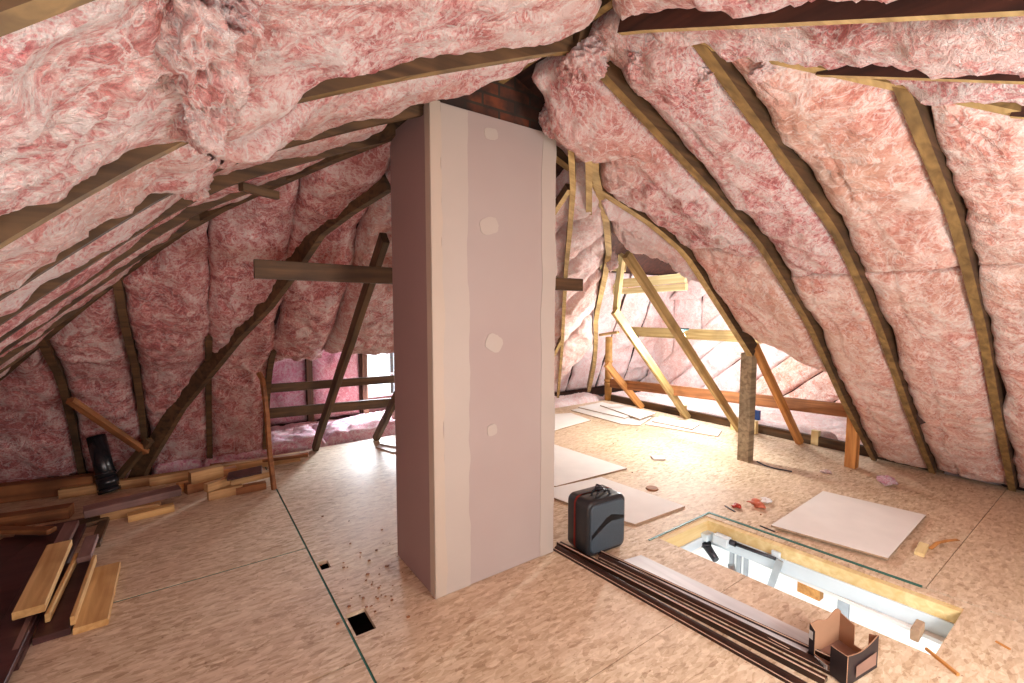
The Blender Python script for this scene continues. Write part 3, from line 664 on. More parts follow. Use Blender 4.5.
# ------------------------------------------------------------------ tie beam, posts, rails, straight rafters
tag(beam('collar_tie', (.31, 2.78, 1.655), (2.69, 2.78, 1.64), .045, .1, 'rafter_dark', (0, 0, 1)), 'dark brown collar tie crossing behind the drywall column', 'beam')
tag(beam('tie_stub', spt('L', 2.55, 1.14, .03), spt('L', 2.55, 1.14, .03)+Vector((.17, .1, .0)), .035, .04, 'rafter_dark'), 'short brown block stub nailed to the left hip', 'block')
def brafter(x, lab, mat, w=.045, y0=4.93, y1=2.8, off=0):
    return tag(beam('roof_rafter', (x, y0, .0), (x+off, y1, (y0-y1)*.885), w, .09, mat, (0, 1, 1), bow=.01), lab, 'rafter', 'straight rafters of the back opening')
brafter(1.03, 'straight dark rafter leaning across the rails, clear of the column', 'rafter_dark')
brafter(1.66, 'straight dark rafter half hidden at the left edge of the column', 'rafter_dark')
tag(beam('guard_rail', aty(262, 389, 5.0), aty(392, 380, 5.0)+Vector((.6, 0, 0)), .035, .085, 'rafter_dark'), 'upper brown rail across the back opening', 'rail', 'rails of the back opening')
tag(beam('guard_rail', aty(262, 414, 5.0), aty(392, 404, 5.0)+Vector((.6, 0, 0)), .035, .1, 'rafter_dark'), 'lower brown rail across the back opening', 'rail', 'rails of the back opening')
# leaning pole
polybeam('wooden_pole', [(.515, 4.0, 0.01), (.5, 4.03, .3), (.495, 4.06, .6), (.475, 4.1, .88), (.45, 4.12, .93)], .03, .028, ['brown_lumber', 'brown_lumber'], 'thin brown wooden pole standing alone at the end of the floor seam', 'pole')
# right side
tag(beam('support_post', (4.3, 2.19, 0), (4.3, 2.19, 1.03), .105, .1, 'grey_post', (1, 0, 0)), 'speckled grey wooden post under the rafter beside the lit opening', 'post')
tag(beam('support_post', (4.91, 1.53, 0), (4.91, 1.53, .6), .085, .09, 'orange_pine', (1, 0, 0)), 'short orange wooden post carrying the end of the long rail', 'post')
tag(beam('guard_rail', (5.0, 1.5, .5), (5.02, 4.55, .36), .04, .125, 'brown_lumber'), 'long brown rail across the lit right opening', 'rail')
tag(beam('roof_rafter', (5.33, 2.13, .0), (4.27, 2.13, 1.1), .05, .08, 'orange_pine', (1, 0, 1), bow=.004), 'lower straight orange rafter slanting down behind the speckled post', 'rafter', 'straight rafters of the right opening')
def rr(v, x1, z1, lab, x0=5.27, mat='rafter_edge', w=.05): return tag(beam('roof_rafter', (x0, v, 0), (x1, v, z1), w, .09, mat, (1, 0, 1), bow=.006), lab, 'rafter', 'straight rafters of the right opening')
rr(2.74, 3.2, 1.92, 'straight pale rafter in front of the lit bulb')
rr(3.5, 3.9, 1.42, 'straight pale rafter left of the lit bulb', 5.36)
rr(4.25, 4.6, .7, 'short orange rafter foot beside the vent pipe', 5.36, 'orange_pine')
for y, x in ((2.74, 5.36), (3.5, 5.44), (2.05, 5.42), (1.42, 5.45), (2.62, 5.37), (3.4, 5.45), (1.3, 5.46)):
    pass
feet = [(2.84, 5.3), (2.62, 5.32), (3.6, 5.4), (2.02, 5.42), (1.35, 5.43), (1.2, 5.4)]
for k, (y, x) in enumerate(feet):
    tag(beam('lumber_block', (x, y, -.02), (x, y, .15), .07, .06, 'yellow_pine' if k != 5 else 'brown_lumber', (1, 0, 0)), ['pale block right behind the foot of the bulb rafter', 'pale block in front of the bulb rafter foot', 'pale block beside the foot of the next rafter left', 'pale block between the two wooden posts', 'pale block just right of the short orange post', 'brown block at the low end of the right rafters'][k], 'block', 'blocks at the rafter feet')
tag(beam('eave_plate', (5.42, 1.0, .02), (5.42, 5.0, .02), .05, .14, 'rafter_dark'), 'long dark eave plank edging the floor behind the rafter feet', 'plank')
tag(beam('header_beam', (5.6, 3.75, 1.86), (5.6, 5.05, 1.83), .06, .13, 'yellow_pine'), 'upper yellow header beam above the lit opening', 'beam', 'yellow header beams')
tag(beam('header_beam', (5.62, 3.75, 1.74), (5.62, 5.05, 1.71), .06, .09, 'yellow_pine'), 'lower yellow header beam directly under its twin', 'beam', 'yellow header beams')
tag(beam('cross_beam', (5.6, 2.7, 1.1), (5.6, 4.7, 1.09), .06, .14, 'rafter_edge'), 'horizontal beam behind the hanging bulb', 'beam')
tag(beam('header_block', (3.6, 3.6, 1.93), (3.85, 3.3, 1.9), .05, .13, 'yellow_pine'), 'short yellow block at the top of the corner post', 'block')
tag(beam('corner_post', atx(616, 310, 4.0), atx(622, 255, 3.7), .07, .05, 'rafter_edge', (1, 0, 0)), 'pale upright board beside the yellow block in the corner', 'post')
tag(beam('corner_board', atx(600, 335, 4.1), atx(618, 332, 4.1), .04, .03, 'rafter_edge'), 'small pale cleat beside the vent pipe', 'board')
bm = bmesh.new(); pv = at(608, 400)+Vector((.2, .1, 0)); cyl(bm, (pv.x-.2, pv.y-.1, .0), (pv.x-.2, pv.y-.1, 1.0), .055, .055, 20); 
for z in (.25, .3, .6): cyl(bm, (pv.x-.2, pv.y-.1, z), (pv.x-.2, pv.y-.1, z+.03), .066, .066, 20)
tag(link_bm('vent_pipe', bm, 'rust'), 'stained orange vent pipe rising in the corner behind the rafters', 'pipe')
pb = atx(681, 338, 4.3)
bl = empty('light_bulb', pb, 'bright bare bulb glowing beside the pale rafter', 'light')
bm = bmesh.new(); r = bmesh.ops.create_uvsphere(bm, u_segments=20, v_segments=14, radius=.05)
for v in bm.verts:
    if v.co.z > 0: v.co.x *= 1-.5*(v.co.z/.05)**2; v.co.y *= 1-.5*(v.co.z/.05)**2; v.co.z *= 1.4
    v.co += pb
part('glass_globe', bm, 'bulb', bl, None, True)
bm = bmesh.new(); cyl(bm, pb+Vector((0, 0, .065)), pb+Vector((0, 0, .09)), .03, .055, 20); cyl(bm, pb+Vector((0, 0, .085)), pb+Vector((0, 0, .105)), .075, .08, 24); part('lamp_holder', bm, 'porcelain', bl)
bm = bmesh.new(); p = atx(757, 415, 4.75); box(bm, tuple(p-Vector((.02, .03, .05))), tuple(p+Vector((.02, .03, .05))), 0, .006)
tag(link_bm('outlet_box', bm, 'blue'), 'small blue electrical box behind the speckled post', 'electrical box')

# ------------------------------------------------------------------ plasterboard sheets and offcuts on the floor
def sheet(px, z, th, label, group=None, name='plasterboard_sheet', mat=('gyp_face', 'gyp_edge'), cat='plasterboard'):
    P = [at(x, y, z+th) for x, y in px]; bm = bmesh.new(); c = sum(P, Vector())/len(P)
    tp = [bm.verts.new((p.x-c.x, p.y-c.y, th)) for p in P]; bt = [bm.verts.new((p.x-c.x, p.y-c.y, 0)) for p in P]
    bm.faces.new(tp); bm.faces.new(bt[::-1]).material_index = 1; k = len(P)
    for i in range(k): bm.faces.new((tp[i], tp[(i+1) % k], bt[(i+1) % k], bt[i])).material_index = 1
    bmesh.ops.recalc_face_normals(bm, faces=bm.faces)
    es = [e for e in bm.edges if any(f.normal.z > .9 for f in e.link_faces)]
    bmesh.ops.bevel(bm, geom=es, offset=.0015, segments=1, affect='EDGES')
    o = link_bm(name, bm, list(mat)); o.location = (c.x, c.y, z+.0012); return tag(o, label, cat, group)
sheet([(771, 525), (823, 491), (926, 515), (888, 558)], .012, .013, 'large square plasterboard sheet lying alone right of the hatch')
sheet([(500, 436), (553, 444), (627, 468), (556, 486), (500, 480)], .001, .014, 'plasterboard sheet emerging from behind the column, the farther one')
sheet([(530, 489), (556, 487), (601, 477), (685, 506), (635, 524), (596, 513)], .001, .014, 'plasterboard sheet behind the black case with a scored line')
sheet([(553, 414), (571, 413), (591, 420), (566, 427), (553, 431)], .001, .012, 'small plasterboard offcut beside the column, left of the stacked boards')
STK = [([(571, 410), (600, 404), (652, 417), (640, 425), (622, 424)], 0, 'bottom board of the far plasterboard stack, widest'), ([(578, 407), (602, 402), (640, 411), (625, 418)], .015, 'middle board of the far plasterboard stack'),
       ([(600, 405), (618, 404), (656, 413), (640, 419)], .03, 'top board of the far plasterboard stack'), ([(645, 424), (655, 417), (722, 430), (718, 436)], 0, 'long narrow plasterboard strip right of the stack'), ([(652, 421), (660, 416), (700, 424), (692, 429)], .015, 'short plasterboard strip on the long narrow one')]
for px, z, lb in STK: sheet(px, z, .012, lb, 'stacked plasterboard offcuts')
for k, (px, z, lb) in enumerate((([(376, 447), (384, 441), (398, 443), (398, 452), (392, 452)], 0, 'lower white panel offcut poking out left of the column'), ([(380, 444), (387, 440), (399, 441), (399, 447)], .015, 'upper white panel offcut poking out left of the column'))):
    sheet(px, z, .012, lb, 'offcuts left of the column', 'panel_offcut')
# grey vinyl plank
sheet([(613, 563), (641, 555), (822, 640), (803, 655)], .004, .012, 'long grey vinyl floor plank between the dark mouldings and the hatch', None, 'vinyl_plank', ('vinyl', 'gyp_edge'), 'plank')
# ------------------------------------------------------------------ dark mouldings
def moulding(p0, p1, w, h, label, prof=0, z=0):
    a = at(*p0, z); b = at(*p1, z); root = (a+b)/2; L = (b-a).length
    P = [(-.5, 0), (-.5, .35), (-.42, .5), (-.3, .5), (-.22, .75), (0, .95), (.2, 1), (.34, .9), (.4, .7), (.5, .62), (.5, 0)] if prof == 0 else [(-.5, 0), (-.5, .9), (-.38, 1), (-.2, .7), (.1, .55), (.36, .62), (.5, .5), (.5, 0)]
    bm = bmesh.new(); R0 = [bm.verts.new((-L/2, y*w, zz*h)) for y, zz in P]; R1 = [bm.verts.new((L/2, y*w, zz*h)) for y, zz in P]; k = len(P)
    for i in range(k): f = bm.faces.new((R0[i], R0[(i+1) % k], R1[(i+1) % k], R1[i])); f.material_index = 1 if (i == 2 and prof == 0) or (i == 1 and prof) else 0  # one narrow face takes a pale colour, a highlight painted on
    bm.faces.new(R0[::-1]); bm.faces.new(R1); bmesh.ops.recalc_face_normals(bm, faces=bm.faces)
    o = link_bm('wood_moulding', bm, ['trim', 'trim_highlight']); o.location = root; o.rotation_euler = (0, 0, math.atan2(b.y-a.y, b.x-a.x)); return tag(o, label, 'moulding', 'dark mouldings on the floor')
moulding((556, 549), (806, 690), .05, .022, 'dark stained moulding nearest the camera in the long bundle', 0)
moulding((559, 545), (826, 683), .045, .03, 'dark stained moulding second from the front of the bundle', 1)
moulding((600, 558), (838, 676), .04, .026, 'dark stained moulding in the middle of the bundle', 0)
moulding((590, 549), (845, 668), .03, .03, 'thin dark moulding against the grey vinyl plank', 1)
moulding((640, 573), (790, 652), .02, .02, 'short thin moulding edge nested beside the vinyl plank', 1, .002)

# ------------------------------------------------------------------ black tool case
c0 = at(564, 550); c1 = at(587, 560); c2 = at(625, 546); ax = (c2-c1); wA = ax.length; dirA = ax.normalized(); dirB = Vector((-dirA.y, dirA.x, 0))
if dirB.dot(c0-c1) < 0: dirB = -dirB
WB = .19; HB = .335; cc = c1+dirA*wA/2+dirB*WB/2
case = empty('tool_case', (cc.x, cc.y, 0), 'black hard-shell tool case standing upright beside the drywall column', 'tool case', None, math.atan2(dirA.y, dirA.x))
def cpart(name, bm, mat, label=None, smooth=False):
    o = link_bm(name, bm, mat, case, smooth)
    if label: o['label'] = label
    return o
def rbox(lo, hi, bev, seg=4):
    bm = bmesh.new(); vs = box(bm, lo, hi); bmesh.ops.bevel(bm, geom=bm.edges[:], offset=bev, segments=seg, affect='EDGES'); return bm
yF = -WB/2; yB = WB/2
if (Vector((-math.sin(case.rotation_euler.z), math.cos(case.rotation_euler.z), 0))).dot(dirB) < 0: yF, yB = WB/2, -WB/2
def yy(t): return yF+(yB-yF)*t
def lohi(x0, x1, t0, t1, z0, z1): a, b = sorted((yy(t0), yy(t1))); return (x0, a, z0), (x1, b, z1)
w2 = wA/2
def rr_ex(x0, x1, z0, z1, r, ta, tb, bev):
    bm = bmesh.new(); rings = []
    sg = 1 if yy(tb) > yy(ta) else -1
    for off, y in ((bev, yy(ta)), (bev*.3, yy(ta)+sg*bev*.3), (0, yy(ta)+sg*bev), (0, yy(tb)-sg*bev), (bev*.3, yy(tb)-sg*bev*.3), (bev, yy(tb))):
        R = []
        for cx_, cz_, a0 in ((x1-r, z1-r, 0), (x0+r, z1-r, 90), (x0+r, z0+r, 180), (x1-r, z0+r, 270)):
            for k in range(7): a = R_(a0+15*k); R.append(bm.verts.new((cx_+(r-off)*math.cos(a), y, cz_+(r-off)*math.sin(a))))
        rings.append(R)
    n = len(rings[0])
    for A_, B_ in zip(rings, rings[1:]):
        for k in range(n): bm.faces.new((A_[k], A_[(k+1) % n], B_[(k+1) % n], B_[k])).smooth = True
    bm.faces.new(rings[0]); bm.faces.new(rings[-1][::-1]); bmesh.ops.recalc_face_normals(bm, faces=bm.faces); return bm
cpart('case_body', rr_ex(-w2, w2, .004, HB, .045, 0, 1, .016), 'black_plastic')
def zipring():
    bm = bmesh.new(); c = .045; P = []
    for cx_, cz_, a0 in ((w2-c, HB-c, 0), (-w2+c, HB-c, 90), (-w2+c, c+.004, 180), (w2-c, c+.004, 270)):
        for k in range(6): a = R_(a0+18*k); P.append((cx_+(c+.002)*math.cos(a), cz_+(c+.002)*math.sin(a)))
    A_ = [bm.verts.new((x, yy(.56), z)) for x, z in P]; B_ = [bm.verts.new((x, yy(.64), z)) for x, z in P]
    for k in range(len(P)): bm.faces.new((A_[k], A_[(k+1) % len(P)], B_[(k+1) % len(P)], B_[k]))
    bmesh.ops.solidify(bm, geom=bm.faces[:], thickness=.002); bmesh.ops.recalc_face_normals(bm, faces=bm.faces); return bm
cpart('zip_band', zipring(), 'red_plastic', 'red zip band around the case')
fp = cpart('front_shell', rr_ex(-w2+.02, w2-.02, .026, HB-.022, .034, -.05, .06, .008), 'grey_plastic', 'slate grey moulded front shell')
bm = bmesh.new(); pts = [(-.5, .42), (-.05, .66), (.1, .70), (.5, .62), (.5, .56), (.12, .58), (-.05, .54), (-.5, .34)]
f = bm.faces.new([bm.verts.new((x*(wA-.05), yy(-.055), z*HB)) for x, z in pts]); bmesh.ops.solidify(bm, geom=[f], thickness=.004); bmesh.ops.recalc_face_normals(bm, faces=bm.faces); cpart('shell_groove', bm, 'black_plastic', 'black chevron groove')
for t in (.2, .42):
    bm = bmesh.new(); tube(bm, [(-.055, yy(t), HB-.004), (-.045, yy(t), HB+.022), (-.02, yy(t), HB+.034), (.02, yy(t), HB+.034), (.045, yy(t), HB+.022), (.055, yy(t), HB-.004)], .007, 8); cpart('handle', bm, 'black_plastic')
bm = bmesh.new(); tube(bm, [(-.03, yy(.3), HB+.035), (-.01, yy(.2), HB+.05), (.015, yy(.35), HB+.045), (.0, yy(.5), HB+.05), (-.025, yy(.4), HB+.04)], .005, 6); cpart('strap_tangle', bm, 'dark_metal')

# ------------------------------------------------------------------ open cardboard carton
bx = empty('cardboard_carton', at(845, 668), 'open black printed cardboard carton at the near end of the mouldings', 'box', None, 0)
A = at(808, 657); B = at(846, 688); C = at(877, 668); 
e1 = B-A; e2 = C-B; D = A+e2; hb = .15
def wallp(p, q, h0, h1, th=.004, prof=None, base=0.002):
    bm = bmesh.new(); n = Vector((-(q-p).y, (q-p).x, 0)).normalized()*abs(th); n = -n if n.dot((A+C)/2-p) < 0 else n; k = 12; F0 = []; F1 = []
    for i in range(k+1):
        t = i/k; h = h0+(h1-h0)*t+(prof(t) if prof else 0); P = p.lerp(q, t)
        F0.append((bm.verts.new((P.x, P.y, base)), bm.verts.new((P.x, P.y, h)))); F1.append((bm.verts.new((P.x+n.x, P.y+n.y, base)), bm.verts.new((P.x+n.x, P.y+n.y, h))))
    for i in range(k):
        f = bm.faces.new((F0[i][0], F0[i+1][0], F0[i+1][1], F0[i][1])); f.material_index = 1
        bm.faces.new((F1[i][0], F1[i][1], F1[i+1][1], F1[i+1][0])); bm.faces.new((F0[i][1], F0[i+1][1], F1[i+1][1], F1[i][1]))
    for S, T_ in ((F0[0], F1[0]), (F0[k], F1[k])): bm.faces.new((S[0], S[1], T_[1], T_[0]))
    bmesh.ops.recalc_face_normals(bm, faces=bm.faces); return bm
CM = ['cardboard', 'carton_black']
part('side_wall', wallp(A, D, hb-.005, hb-.015, .004, lambda t: .022*math.sin(t*9.4)*t), CM, bx)
part('side_wall', wallp(D, D.lerp(C, .42), hb-.02, hb-.035), CM, bx)
part('side_wall', wallp(D.lerp(C, .42), D.lerp(C, .78), .03, .035), CM, bx)
part('side_wall', wallp(D.lerp(C, .78), C, hb-.03, hb-.012), CM, bx)
part('side_wall', wallp(B+e2*.02, C, hb-.025, hb-.01, -.004, lambda t: -.02*math.sin(t*3.1)), CM, bx)
part('front_wall', wallp(A.lerp(B, .58), B, hb-.03, hb-.025, .004), CM, bx)
part('front_wall', wallp(A, A.lerp(B, .55), .035, .03, .004), CM, bx, 'torn low part of the front wall')
bm = bmesh.new(); f = bm.faces.new([bm.verts.new(v+Vector((0, 0, .006))) for v in (A, B, C, D)]); bmesh.ops.solidify(bm, geom=[f], thickness=.004); part('bottom', bm, 'label_pink', bx)
bm = bmesh.new(); nn = Vector((e2.y, -e2.x, 0)).normalized()*.0052
if nn.dot(A-B) > 0: nn = -nn
q = [B+e2*.25+Vector((0, 0, .025)), B+e2*.9+Vector((0, 0, .025)), B+e2*.9+Vector((0, 0, .08)), B+e2*.25+Vector((0, 0, .07))]
f = bm.faces.new([bm.verts.new(v+nn) for v in q]); bmesh.ops.solidify(bm, geom=[f], thickness=.001); part('printed_panel', bm, 'label_pink', bx, 'pale printed rectangle')
nf = Vector((e1.y, -e1.x, 0)).normalized()*.005
if nf.dot(C-B) > 0: nf = -nf
bm = bmesh.new(); q = [A+e1*.2+Vector((0, 0, .008)), A+e1*.55+Vector((0, 0, .008)), A+e1*.55+Vector((0, 0, .034)), A+e1*.2+Vector((0, 0, .034))]
f = bm.faces.new([bm.verts.new(v+nf) for v in q]); bmesh.ops.solidify(bm, geom=[f], thickness=.001); lb = part('barcode_label', bm, 'white', bx, 'white label with a barcode')
bm = bmesh.new()
for i in range(9):
    t = .24+i*.032; wd = .008 if i % 3 else .016
    f = bm.faces.new([bm.verts.new(v+nf*1.35) for v in (A+e1*t+Vector((0, 0, .013)), A+e1*(t+wd)+Vector((0, 0, .013)), A+e1*(t+wd)+Vector((0, 0, .03)), A+e1*t+Vector((0, 0, .03)))])
for v in bm.verts: v.co -= bx.location
link_bm('barcode', bm, 'ink', lb)
n3 = Vector((-(D-A).y, (D-A).x, 0)).normalized()*.005
if n3.dot(B-A) > 0: n3 = -n3
bm = bmesh.new(); q = [A+e1*.02+Vector((0, 0, .09)), A+e1*.13+Vector((0, 0, .09)), A+e1*.13+Vector((0, 0, .125)), A+e1*.02+Vector((0, 0, .125))]
part('front_wall', wallp(A, A.lerp(B, .16), hb, hb-.02, .004), CM, bx, 'narrow standing strip of the front wall')
f = bm.faces.new([bm.verts.new(v+nf) for v in q]); bmesh.ops.solidify(bm, geom=[f], thickness=.001); part('sticker', bm, 'white', bx, 'small white sticker')

# ------------------------------------------------------------------ loose bits
def fboard(p0, p1, w, t, z, mat, label, group=None, name='lumber_board', cat='board', tilt=0.0):
    a = at(*p0, z); b = at(*p1, z); a = a+Vector((0, 0, t/2)); b = b+Vector((0, 0, t/2+tilt))
    return tag(beam(name, a, b, w, t, mat, (0, 0, 1), bow=.001), label, cat, group)
fboard((919, 556), (924, 546), .045, .02, .001, 'yellow_pine', 'small pale wood block right of the large plasterboard', None, 'wood_block', 'block')
polybeam('bark_strip', [at(930, 549, .004), at(938, 543, .008), at(948, 541, .012), at(958, 540, .006)], .02, .004, ['orange_pine', 'orange_pine'], 'curved brown bark strip right of the small pale block', 'wood strip')
fboard((914, 641), (920, 631), .03, .05, .0, 'gyp_edge', 'little upright tan block at the near corner of the hatch', None, 'wood_block', 'block')
fboard((926, 650), (958, 676), .012, .012, .0, 'orange_pine', 'thin wood splinter strip near the hatch corner', None, 'wood_strip', 'wood strip')
fboard((996, 642), (1010, 650), .01, .006, .0, 'orange_pine', 'tiny bark splinter at the right picture edge', None, 'wood_strip', 'wood strip')
fboard((652, 459), (664, 459), .09, .02, .0, 'gyp_face', 'small pale tile scrap on the open floor', None, 'plaster_scrap', 'scrap')
bm = bmesh.new(); p = at(652, 489); cyl(bm, (0, 0, 0), (0, 0, .012), .05, .045, 20); o = link_bm('wooden_disc', bm, 'brown_lumber'); o.location = p; tag(o, 'flat brown wooden disc beside the scored plasterboard', 'disc')
def crumple(name, px, py, r, mat, label, cat, flat=.45, seed=1, rough=.5, n=3):
    bm = bmesh.new(); bmesh.ops.create_icosphere(bm, subdivisions=n, radius=r)
    for v in bm.verts:
        k = 1+rough*noise.noise(v.co/r*1.6+Vector((seed, 0, 0)))+.35*rough*noise.noise(v.co/r*5+Vector((seed, 3, 0))); v.co *= k; v.co.z *= flat
    mz = min(v.co.z for v in bm.verts)
    for v in bm.verts: v.co.z -= mz
    o = link_bm(name, bm, mat, None, True); p = at(px, py); o.location = p; return tag(o, label, cat)
crumple('crumpled_wrapper', 757, 507, .045, 'orange_tag', 'crumpled orange wrapper near the far hatch corner', 'wrapper', .4, 3, 1.0)
crumple('paper_scrap', 766, 503, .03, 'white', 'white paper scrap touching the orange wrapper', 'scrap', .5, 8, .9)
crumple('paper_scrap', 737, 508, .03, 'red_plastic', 'tiny red scrap left of the orange wrapper', 'scrap', .4, 12, .9)
crumple('insulation_tuft', 886, 485, .06, 'pink_loose', 'small pink insulation tuft on the floor behind the large plasterboard', 'insulation tuft', .5, 5, .6, 4)
crumple('insulation_tuft', 1000, 478, .09, 'pink_pale', 'white pink insulation tuft at the foot of the rightmost rafter', 'insulation tuft', .7, 15, .6, 4)
crumple('insulation_tuft', 826, 473, .04, 'pink_pale', 'tiny white fluff near the short orange post', 'insulation tuft', .3, 25, .6, 3)
for k in range(34):   # crumbs near the column
    pass
bm = bmesh.new()
for k in range(90):
    if k < 55: px = rnd.gauss(372, 26); py = rnd.gauss(582, 26)
    else: px = rnd.uniform(560, 980); py = rnd.uniform(430, 520)
    p = at(px, py); s = rnd.uniform(.002, .007)
    box(bm, (p.x-s, p.y-s*.7, 0), (p.x+s, p.y+s*.7, s*.8))
o = link_bm('plaster_crumbs', bm, 'brown_lumber'); o['label'] = 'scattered brown crumbs and chips on the floor beside the column'; o['category'] = 'crumbs'; o['kind'] = 'stuff'
def tuft(px, py, off, r, mat, label, seed, st=(1, 1, 1)):
    bm = bmesh.new(); bmesh.ops.create_icosphere(bm, subdivisions=5, radius=r)
    for v in bm.verts:
        q = v.co/r; k = 1+.55*noise.noise(q*1.3+Vector((seed, 0, 0)))+.35*(1-2*abs(noise.noise(q*3.1+Vector((seed, 3, 0)))))+.12*noise.noise(q*9)
        v.co *= k; v.co = Vector((v.co.x*st[0], v.co.y*st[1], v.co.z*st[2]))
    o = link_bm('insulation_tuft', bm, mat, None, True); o.location = onroof(px, py, off); return tag(o, label, 'insulation tuft')
tuft(196, 105, -.01, .07, 'pink_top', 'torn pink clump hanging from the batt seam at upper left', 4, (.8, 1.5, 1))
tuft(203, 40, .0, .09, 'pink_top', 'large torn pink fold at the top of the left batt seam', 9, (.7, 1.6, .9))
tuft(192, 180, -.01, .055, 'pink_top', 'small torn pink clump at the low end of the left batt seam', 14, (.9, 1.2, 1))
tuft(585, 62, -.01, .075, 'pink_top', 'torn pink clump at the peak right above the brick chimney', 19, (1.1, 1.2, .8))
tuft(648, 66, -.01, .06, 'pink_top', 'torn pink fold across the rafter tops right of the peak', 24, (1.5, 1, .7))
tuft(705, 78, -.0, .05, 'pink_top', 'small torn pink fold hanging over the second long rafter top', 29, (1.5, 1, .7))
tuft(556, 118, -.01, .07, 'pink_top', 'torn pink clump beside the top right corner of the drywall column', 34, (.9, .9, 1.2))
tuft(612, 262, -.02, .05, 'pink_pale', 'small torn pink flap above the yellow corner block', 39, (.8, .8, 1.4))
tuft(768, 72, .0, .04, 'pink_top', 'small pale torn fold at the top of the third long rafter', 44, (1.6, 1, .6))
# wire shreds beside the big plasterboard
for k, (a, b, l) in enumerate((((760, 526), (775, 532), 'short dark offcut strip left of the large plasterboard'), ((725, 506), (735, 512), 'thin dark wire piece left of the orange wrapper'))):
    fboard(a, b, .012, .005, .001, 'dark_metal', l, None, 'metal_strip', 'strip')
polybeam('power_cord', [at(757, 462, .01), at(765, 466, .006), at(775, 469, .006), at(792, 472, .006)], .012, .01, ['dark_metal', 'dark_metal'], 'dark cord lying at the foot of the speckled grey post', 'cord')

# ------------------------------------------------------------------ lumber along the left
G1 = 'lumber along the back left edge'
fboard((-40, 507), (96, 490), .09, .13, 0, 'brown_lumber', 'long thick orange brown plank, rearmost at the far left', G1)
fboard((-60, 537), (72, 516), .1, .08, 0, 'brown_lumber', 'orange brown plank in front of the thick one, with a pale cut end', G1)
fboard((60, 498), (212, 475), .06, .07, 0, 'tan_lumber', 'long tan board leading from the black pipe to the rails', G1)
fboard((150, 486), (300, 460), .06, .075, .0, 'tan_lumber', 'longest tan board ending left of the column', G1)
fboard((210, 468), (308, 456), .06, .03, .046, 'brown_lumber', 'thin brown board on top of the longest tan board', G1)
fboard((84, 516), (180, 493), .12, .05, .06, 'mauve', 'faded mauve board in front of the black pipe', G1)
fboard((102, 520), (160, 510), .07, .06, .0, 'tan_lumber', 'yellowish plank with a broken end under the mauve board', G1)
fboard((128, 521), (174, 510), .07, .045, .0, 'golden_lumber', 'short pale plank end in front of the mauve board', G1)
G2 = 'offcut blocks in the left pile'
BL = [((186, 494), (214, 486), .07, .06, 0, 'brown_lumber', 'brown block at the left of the offcut heap'), ((190, 484), (222, 476), .08, .07, .05, 'tan_lumber', 'orange tan block on top of the offcut heap'),
      ((208, 500), (242, 492), .07, .05, 0, 'tan_lumber', 'tan block at the front of the offcut heap'), ((206, 492), (232, 483), .05, .045, .05, 'tan_lumber', 'slanted pale block resting on the front block'),
      ((200, 482), (236, 474), .07, .05, .04, 'brown_lumber', 'long brown block behind the top of the heap'), ((178, 492), (196, 487), .06, .05, .0, 'orange_pine', 'small orange block end facing the camera'),
      ((236, 494), (266, 488), .07, .04, 0, 'brown_lumber', 'brown block at the right end of the heap'), ((230, 486), (270, 476), .06, .035, .04, 'tan_lumber', 'tan strip leaning under the dark bent plank')]
for a, b, w, t, z, m, l in BL: fboard(a, b, w, t*1.35, z*1.4, m, l, G2, 'lumber_block', 'block')
fboard((228, 478), (262, 473), .16, .02, .12, 'mahogany', 'dark mahogany plank lying on top of the offcut heap', None, 'stained_plank', 'board', .02)
# panels at lower left
G3 = 'mahogany panels at the lower left'
fboard((-45, 690), (55, 528), .34, .03, 0, 'mahogany', 'wide dark mahogany panel at the bottom left corner', G3, 'mahogany_panel', 'panel')
fboard((-20, 700), (46, 572), .12, .025, .03, 'mahogany', 'narrow mahogany panel lying on the wide one', G3, 'mahogany_panel', 'panel')
fboard((-60, 600), (24, 540), .2, .03, .001, 'mahogany', 'reddish mahogany panel at the left picture edge', G3, 'mahogany_panel', 'panel')
G4 = 'short planks at the lower left'
fboard((29, 616), (60, 548), .105, .035, .08, 'golden_lumber', 'pale golden plank on top, leftmost of the short planks', G4)
fboard((52, 640), (78, 566), .12, .03, .0, 'mahogany', 'dark channel board between two pale edges', G4)
fboard((48, 622), (77, 560), .018, .04, .035, 'golden_lumber', 'narrow pale strip along the left of the dark channel', G4)
fboard((73, 625), (95, 562), .018, .04, .035, 'golden_lumber', 'narrow pale strip along the right of the dark channel', G4)
fboard((91, 630), (107, 570), .12, .03, .0, 'golden_lumber', 'tan plank lying rightmost of the short planks', G4)
fboard((62, 546), (72, 526), .07, .03, .04, 'mauve', 'grey mauve board end behind the golden plank', G4)
fboard((84, 562), (92, 540), .06, .03, .05, 'mauve', 'grey mauve board end above the right pale strip', G4)
fboard((10, 668), (30, 622), .025, .025, .03, 'mauve', 'thin mauve moulding below the golden plank', G4)
fboard((30, 640), (38, 622), .05, .02, .0, 'tan_lumber', 'small tan scrap below the golden plank', G4)
fboard((66, 530), (108, 520), .09, .03, .0, 'rafter_dark', 'dark weathered board lying behind the short planks', G4)
fboard((95, 548), (106, 518), .05, .025, .0, 'rafter_dark', 'dark weathered stick crossing behind the tan plank', G4)
fboard((-30, 532), (52, 533), .06, .03, .05, 'brown_lumber', 'brown stick with a pale cut end lying across the mahogany panels', G4)
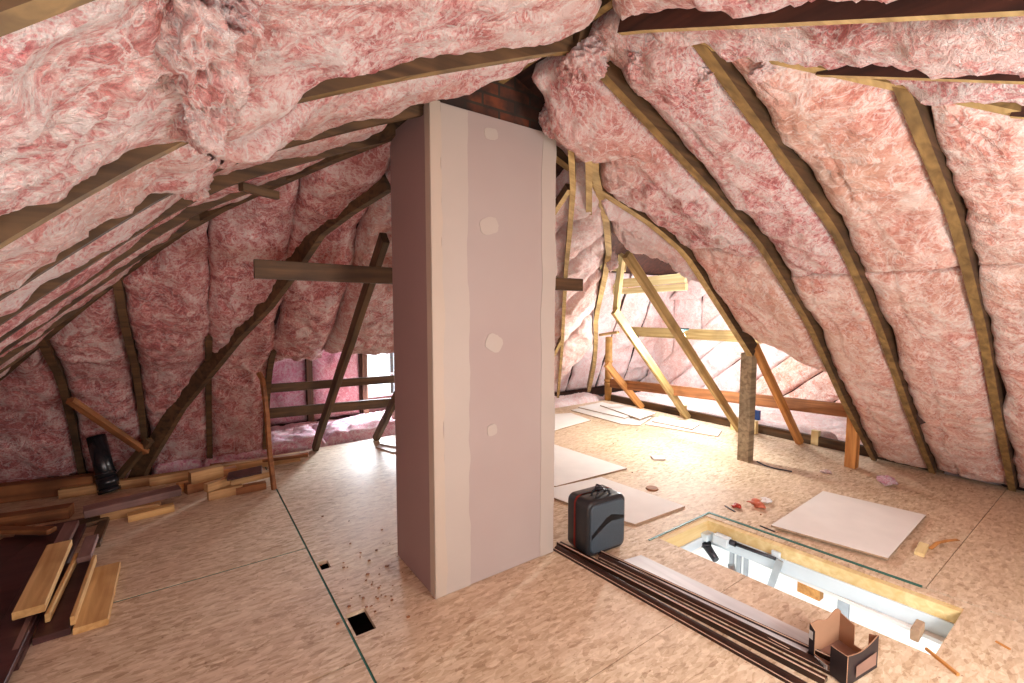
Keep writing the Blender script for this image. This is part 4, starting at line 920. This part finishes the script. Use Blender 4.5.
# black pipe
bm = bmesh.new(); a = at(110, 492); b = aty(96, 436, a.y+.12)
cyl(bm, a, b, .062, .06, 28); d = (b-a).normalized(); cyl(bm, a+d*.04, a+d*.12, .07, .07, 28); cyl(bm, a+d*.14, a+d*.16, .068, .068, 28); cyl(bm, a+d*.0, a+d*.03, .072, .072, 28)
tag(link_bm('drain_pipe', bm, 'pvc_black'), 'thick black plastic pipe leaning up from the left lumber', 'pipe')
tag(beam('diagonal_brace', aty(70, 400, 4.3), aty(146, 452, 4.75), .04, .05, 'brown_lumber', (0, -1, 1)), 'brown diagonal brace above the black pipe', 'brace')
tag(beam('diagonal_brace', aty(118, 478, 4.85), aty(150, 440, 4.7), .05, .05, 'rafter_dark', (0, -1, 1)), 'dark short brace crossing below the valley rafter foot', 'brace')

# ------------------------------------------------------------------ light
def light(name, typ, loc, energy, color, size=.1, rot=None, size_y=None):
    l = bpy.data.lights.new(name, typ); l.energy = energy; l.color = color
    if typ == 'AREA': l.size = size; l.shape = 'RECTANGLE' if size_y else 'SQUARE'; l.size_y = size_y or size
    else: l.shadow_soft_size = size
    o = bpy.data.objects.new(name, l); col.objects.link(o); o.location = loc
    if rot: o.rotation_euler = rot
    return o
light('bulb_light', 'POINT', pb-Vector((.1, .0, .1)), 48, (1, .97, .92), .05)
light('window_daylight', 'AREA', (2.2, 6.26, .53), 90, (.84, .92, 1), .42, (R_(-90), 0, 0), .6)
light('dormer_area_light', 'AREA', (5.9, 3.6, 2.2), 16, (.95, .97, 1), 1.0, (0, 0, 0), 1.6)  # area light under the dormer roof, facing down
light('fill_light', 'POINT', (1.75, -.6, .95), 66, (1, .975, .96), .3)  # unseen fill point added out of view to the right
light('fill_light', 'POINT', (-.35, -.45, .9), 34, (1, .97, .96), .3)  # second added fill point, unseen behind the camera
light('gable_fill', 'POINT', (6.0, 3.72, 1.0), 42, (.97, .98, 1), .1)  # unseen point light added in the dormer to strengthen the column's shadow
light('room_lamp', 'AREA', (2.6, 1.0, -.24), 42, (.96, .98, 1), 1.6, (0, 0, 0), 2.4)
w = bpy.data.worlds.new('world'); bpy.context.scene.world = w; w.use_nodes = True
bg = w.node_tree.nodes['Background']; bg.inputs[0].default_value = (.85, .92, 1, 1); bg.inputs[1].default_value = 1.6
sc = bpy.context.scene
sc.view_settings.view_transform = 'Standard'; sc.view_settings.look = 'None'; sc.view_settings.exposure = 1.05; sc.view_settings.gamma = 1; sc.view_settings.use_curve_mapping = False
sc.cycles.max_bounces = 8; sc.cycles.diffuse_bounces = 5; sc.cycles.use_denoising = True
sc.cycles.sample_clamp_indirect = 4
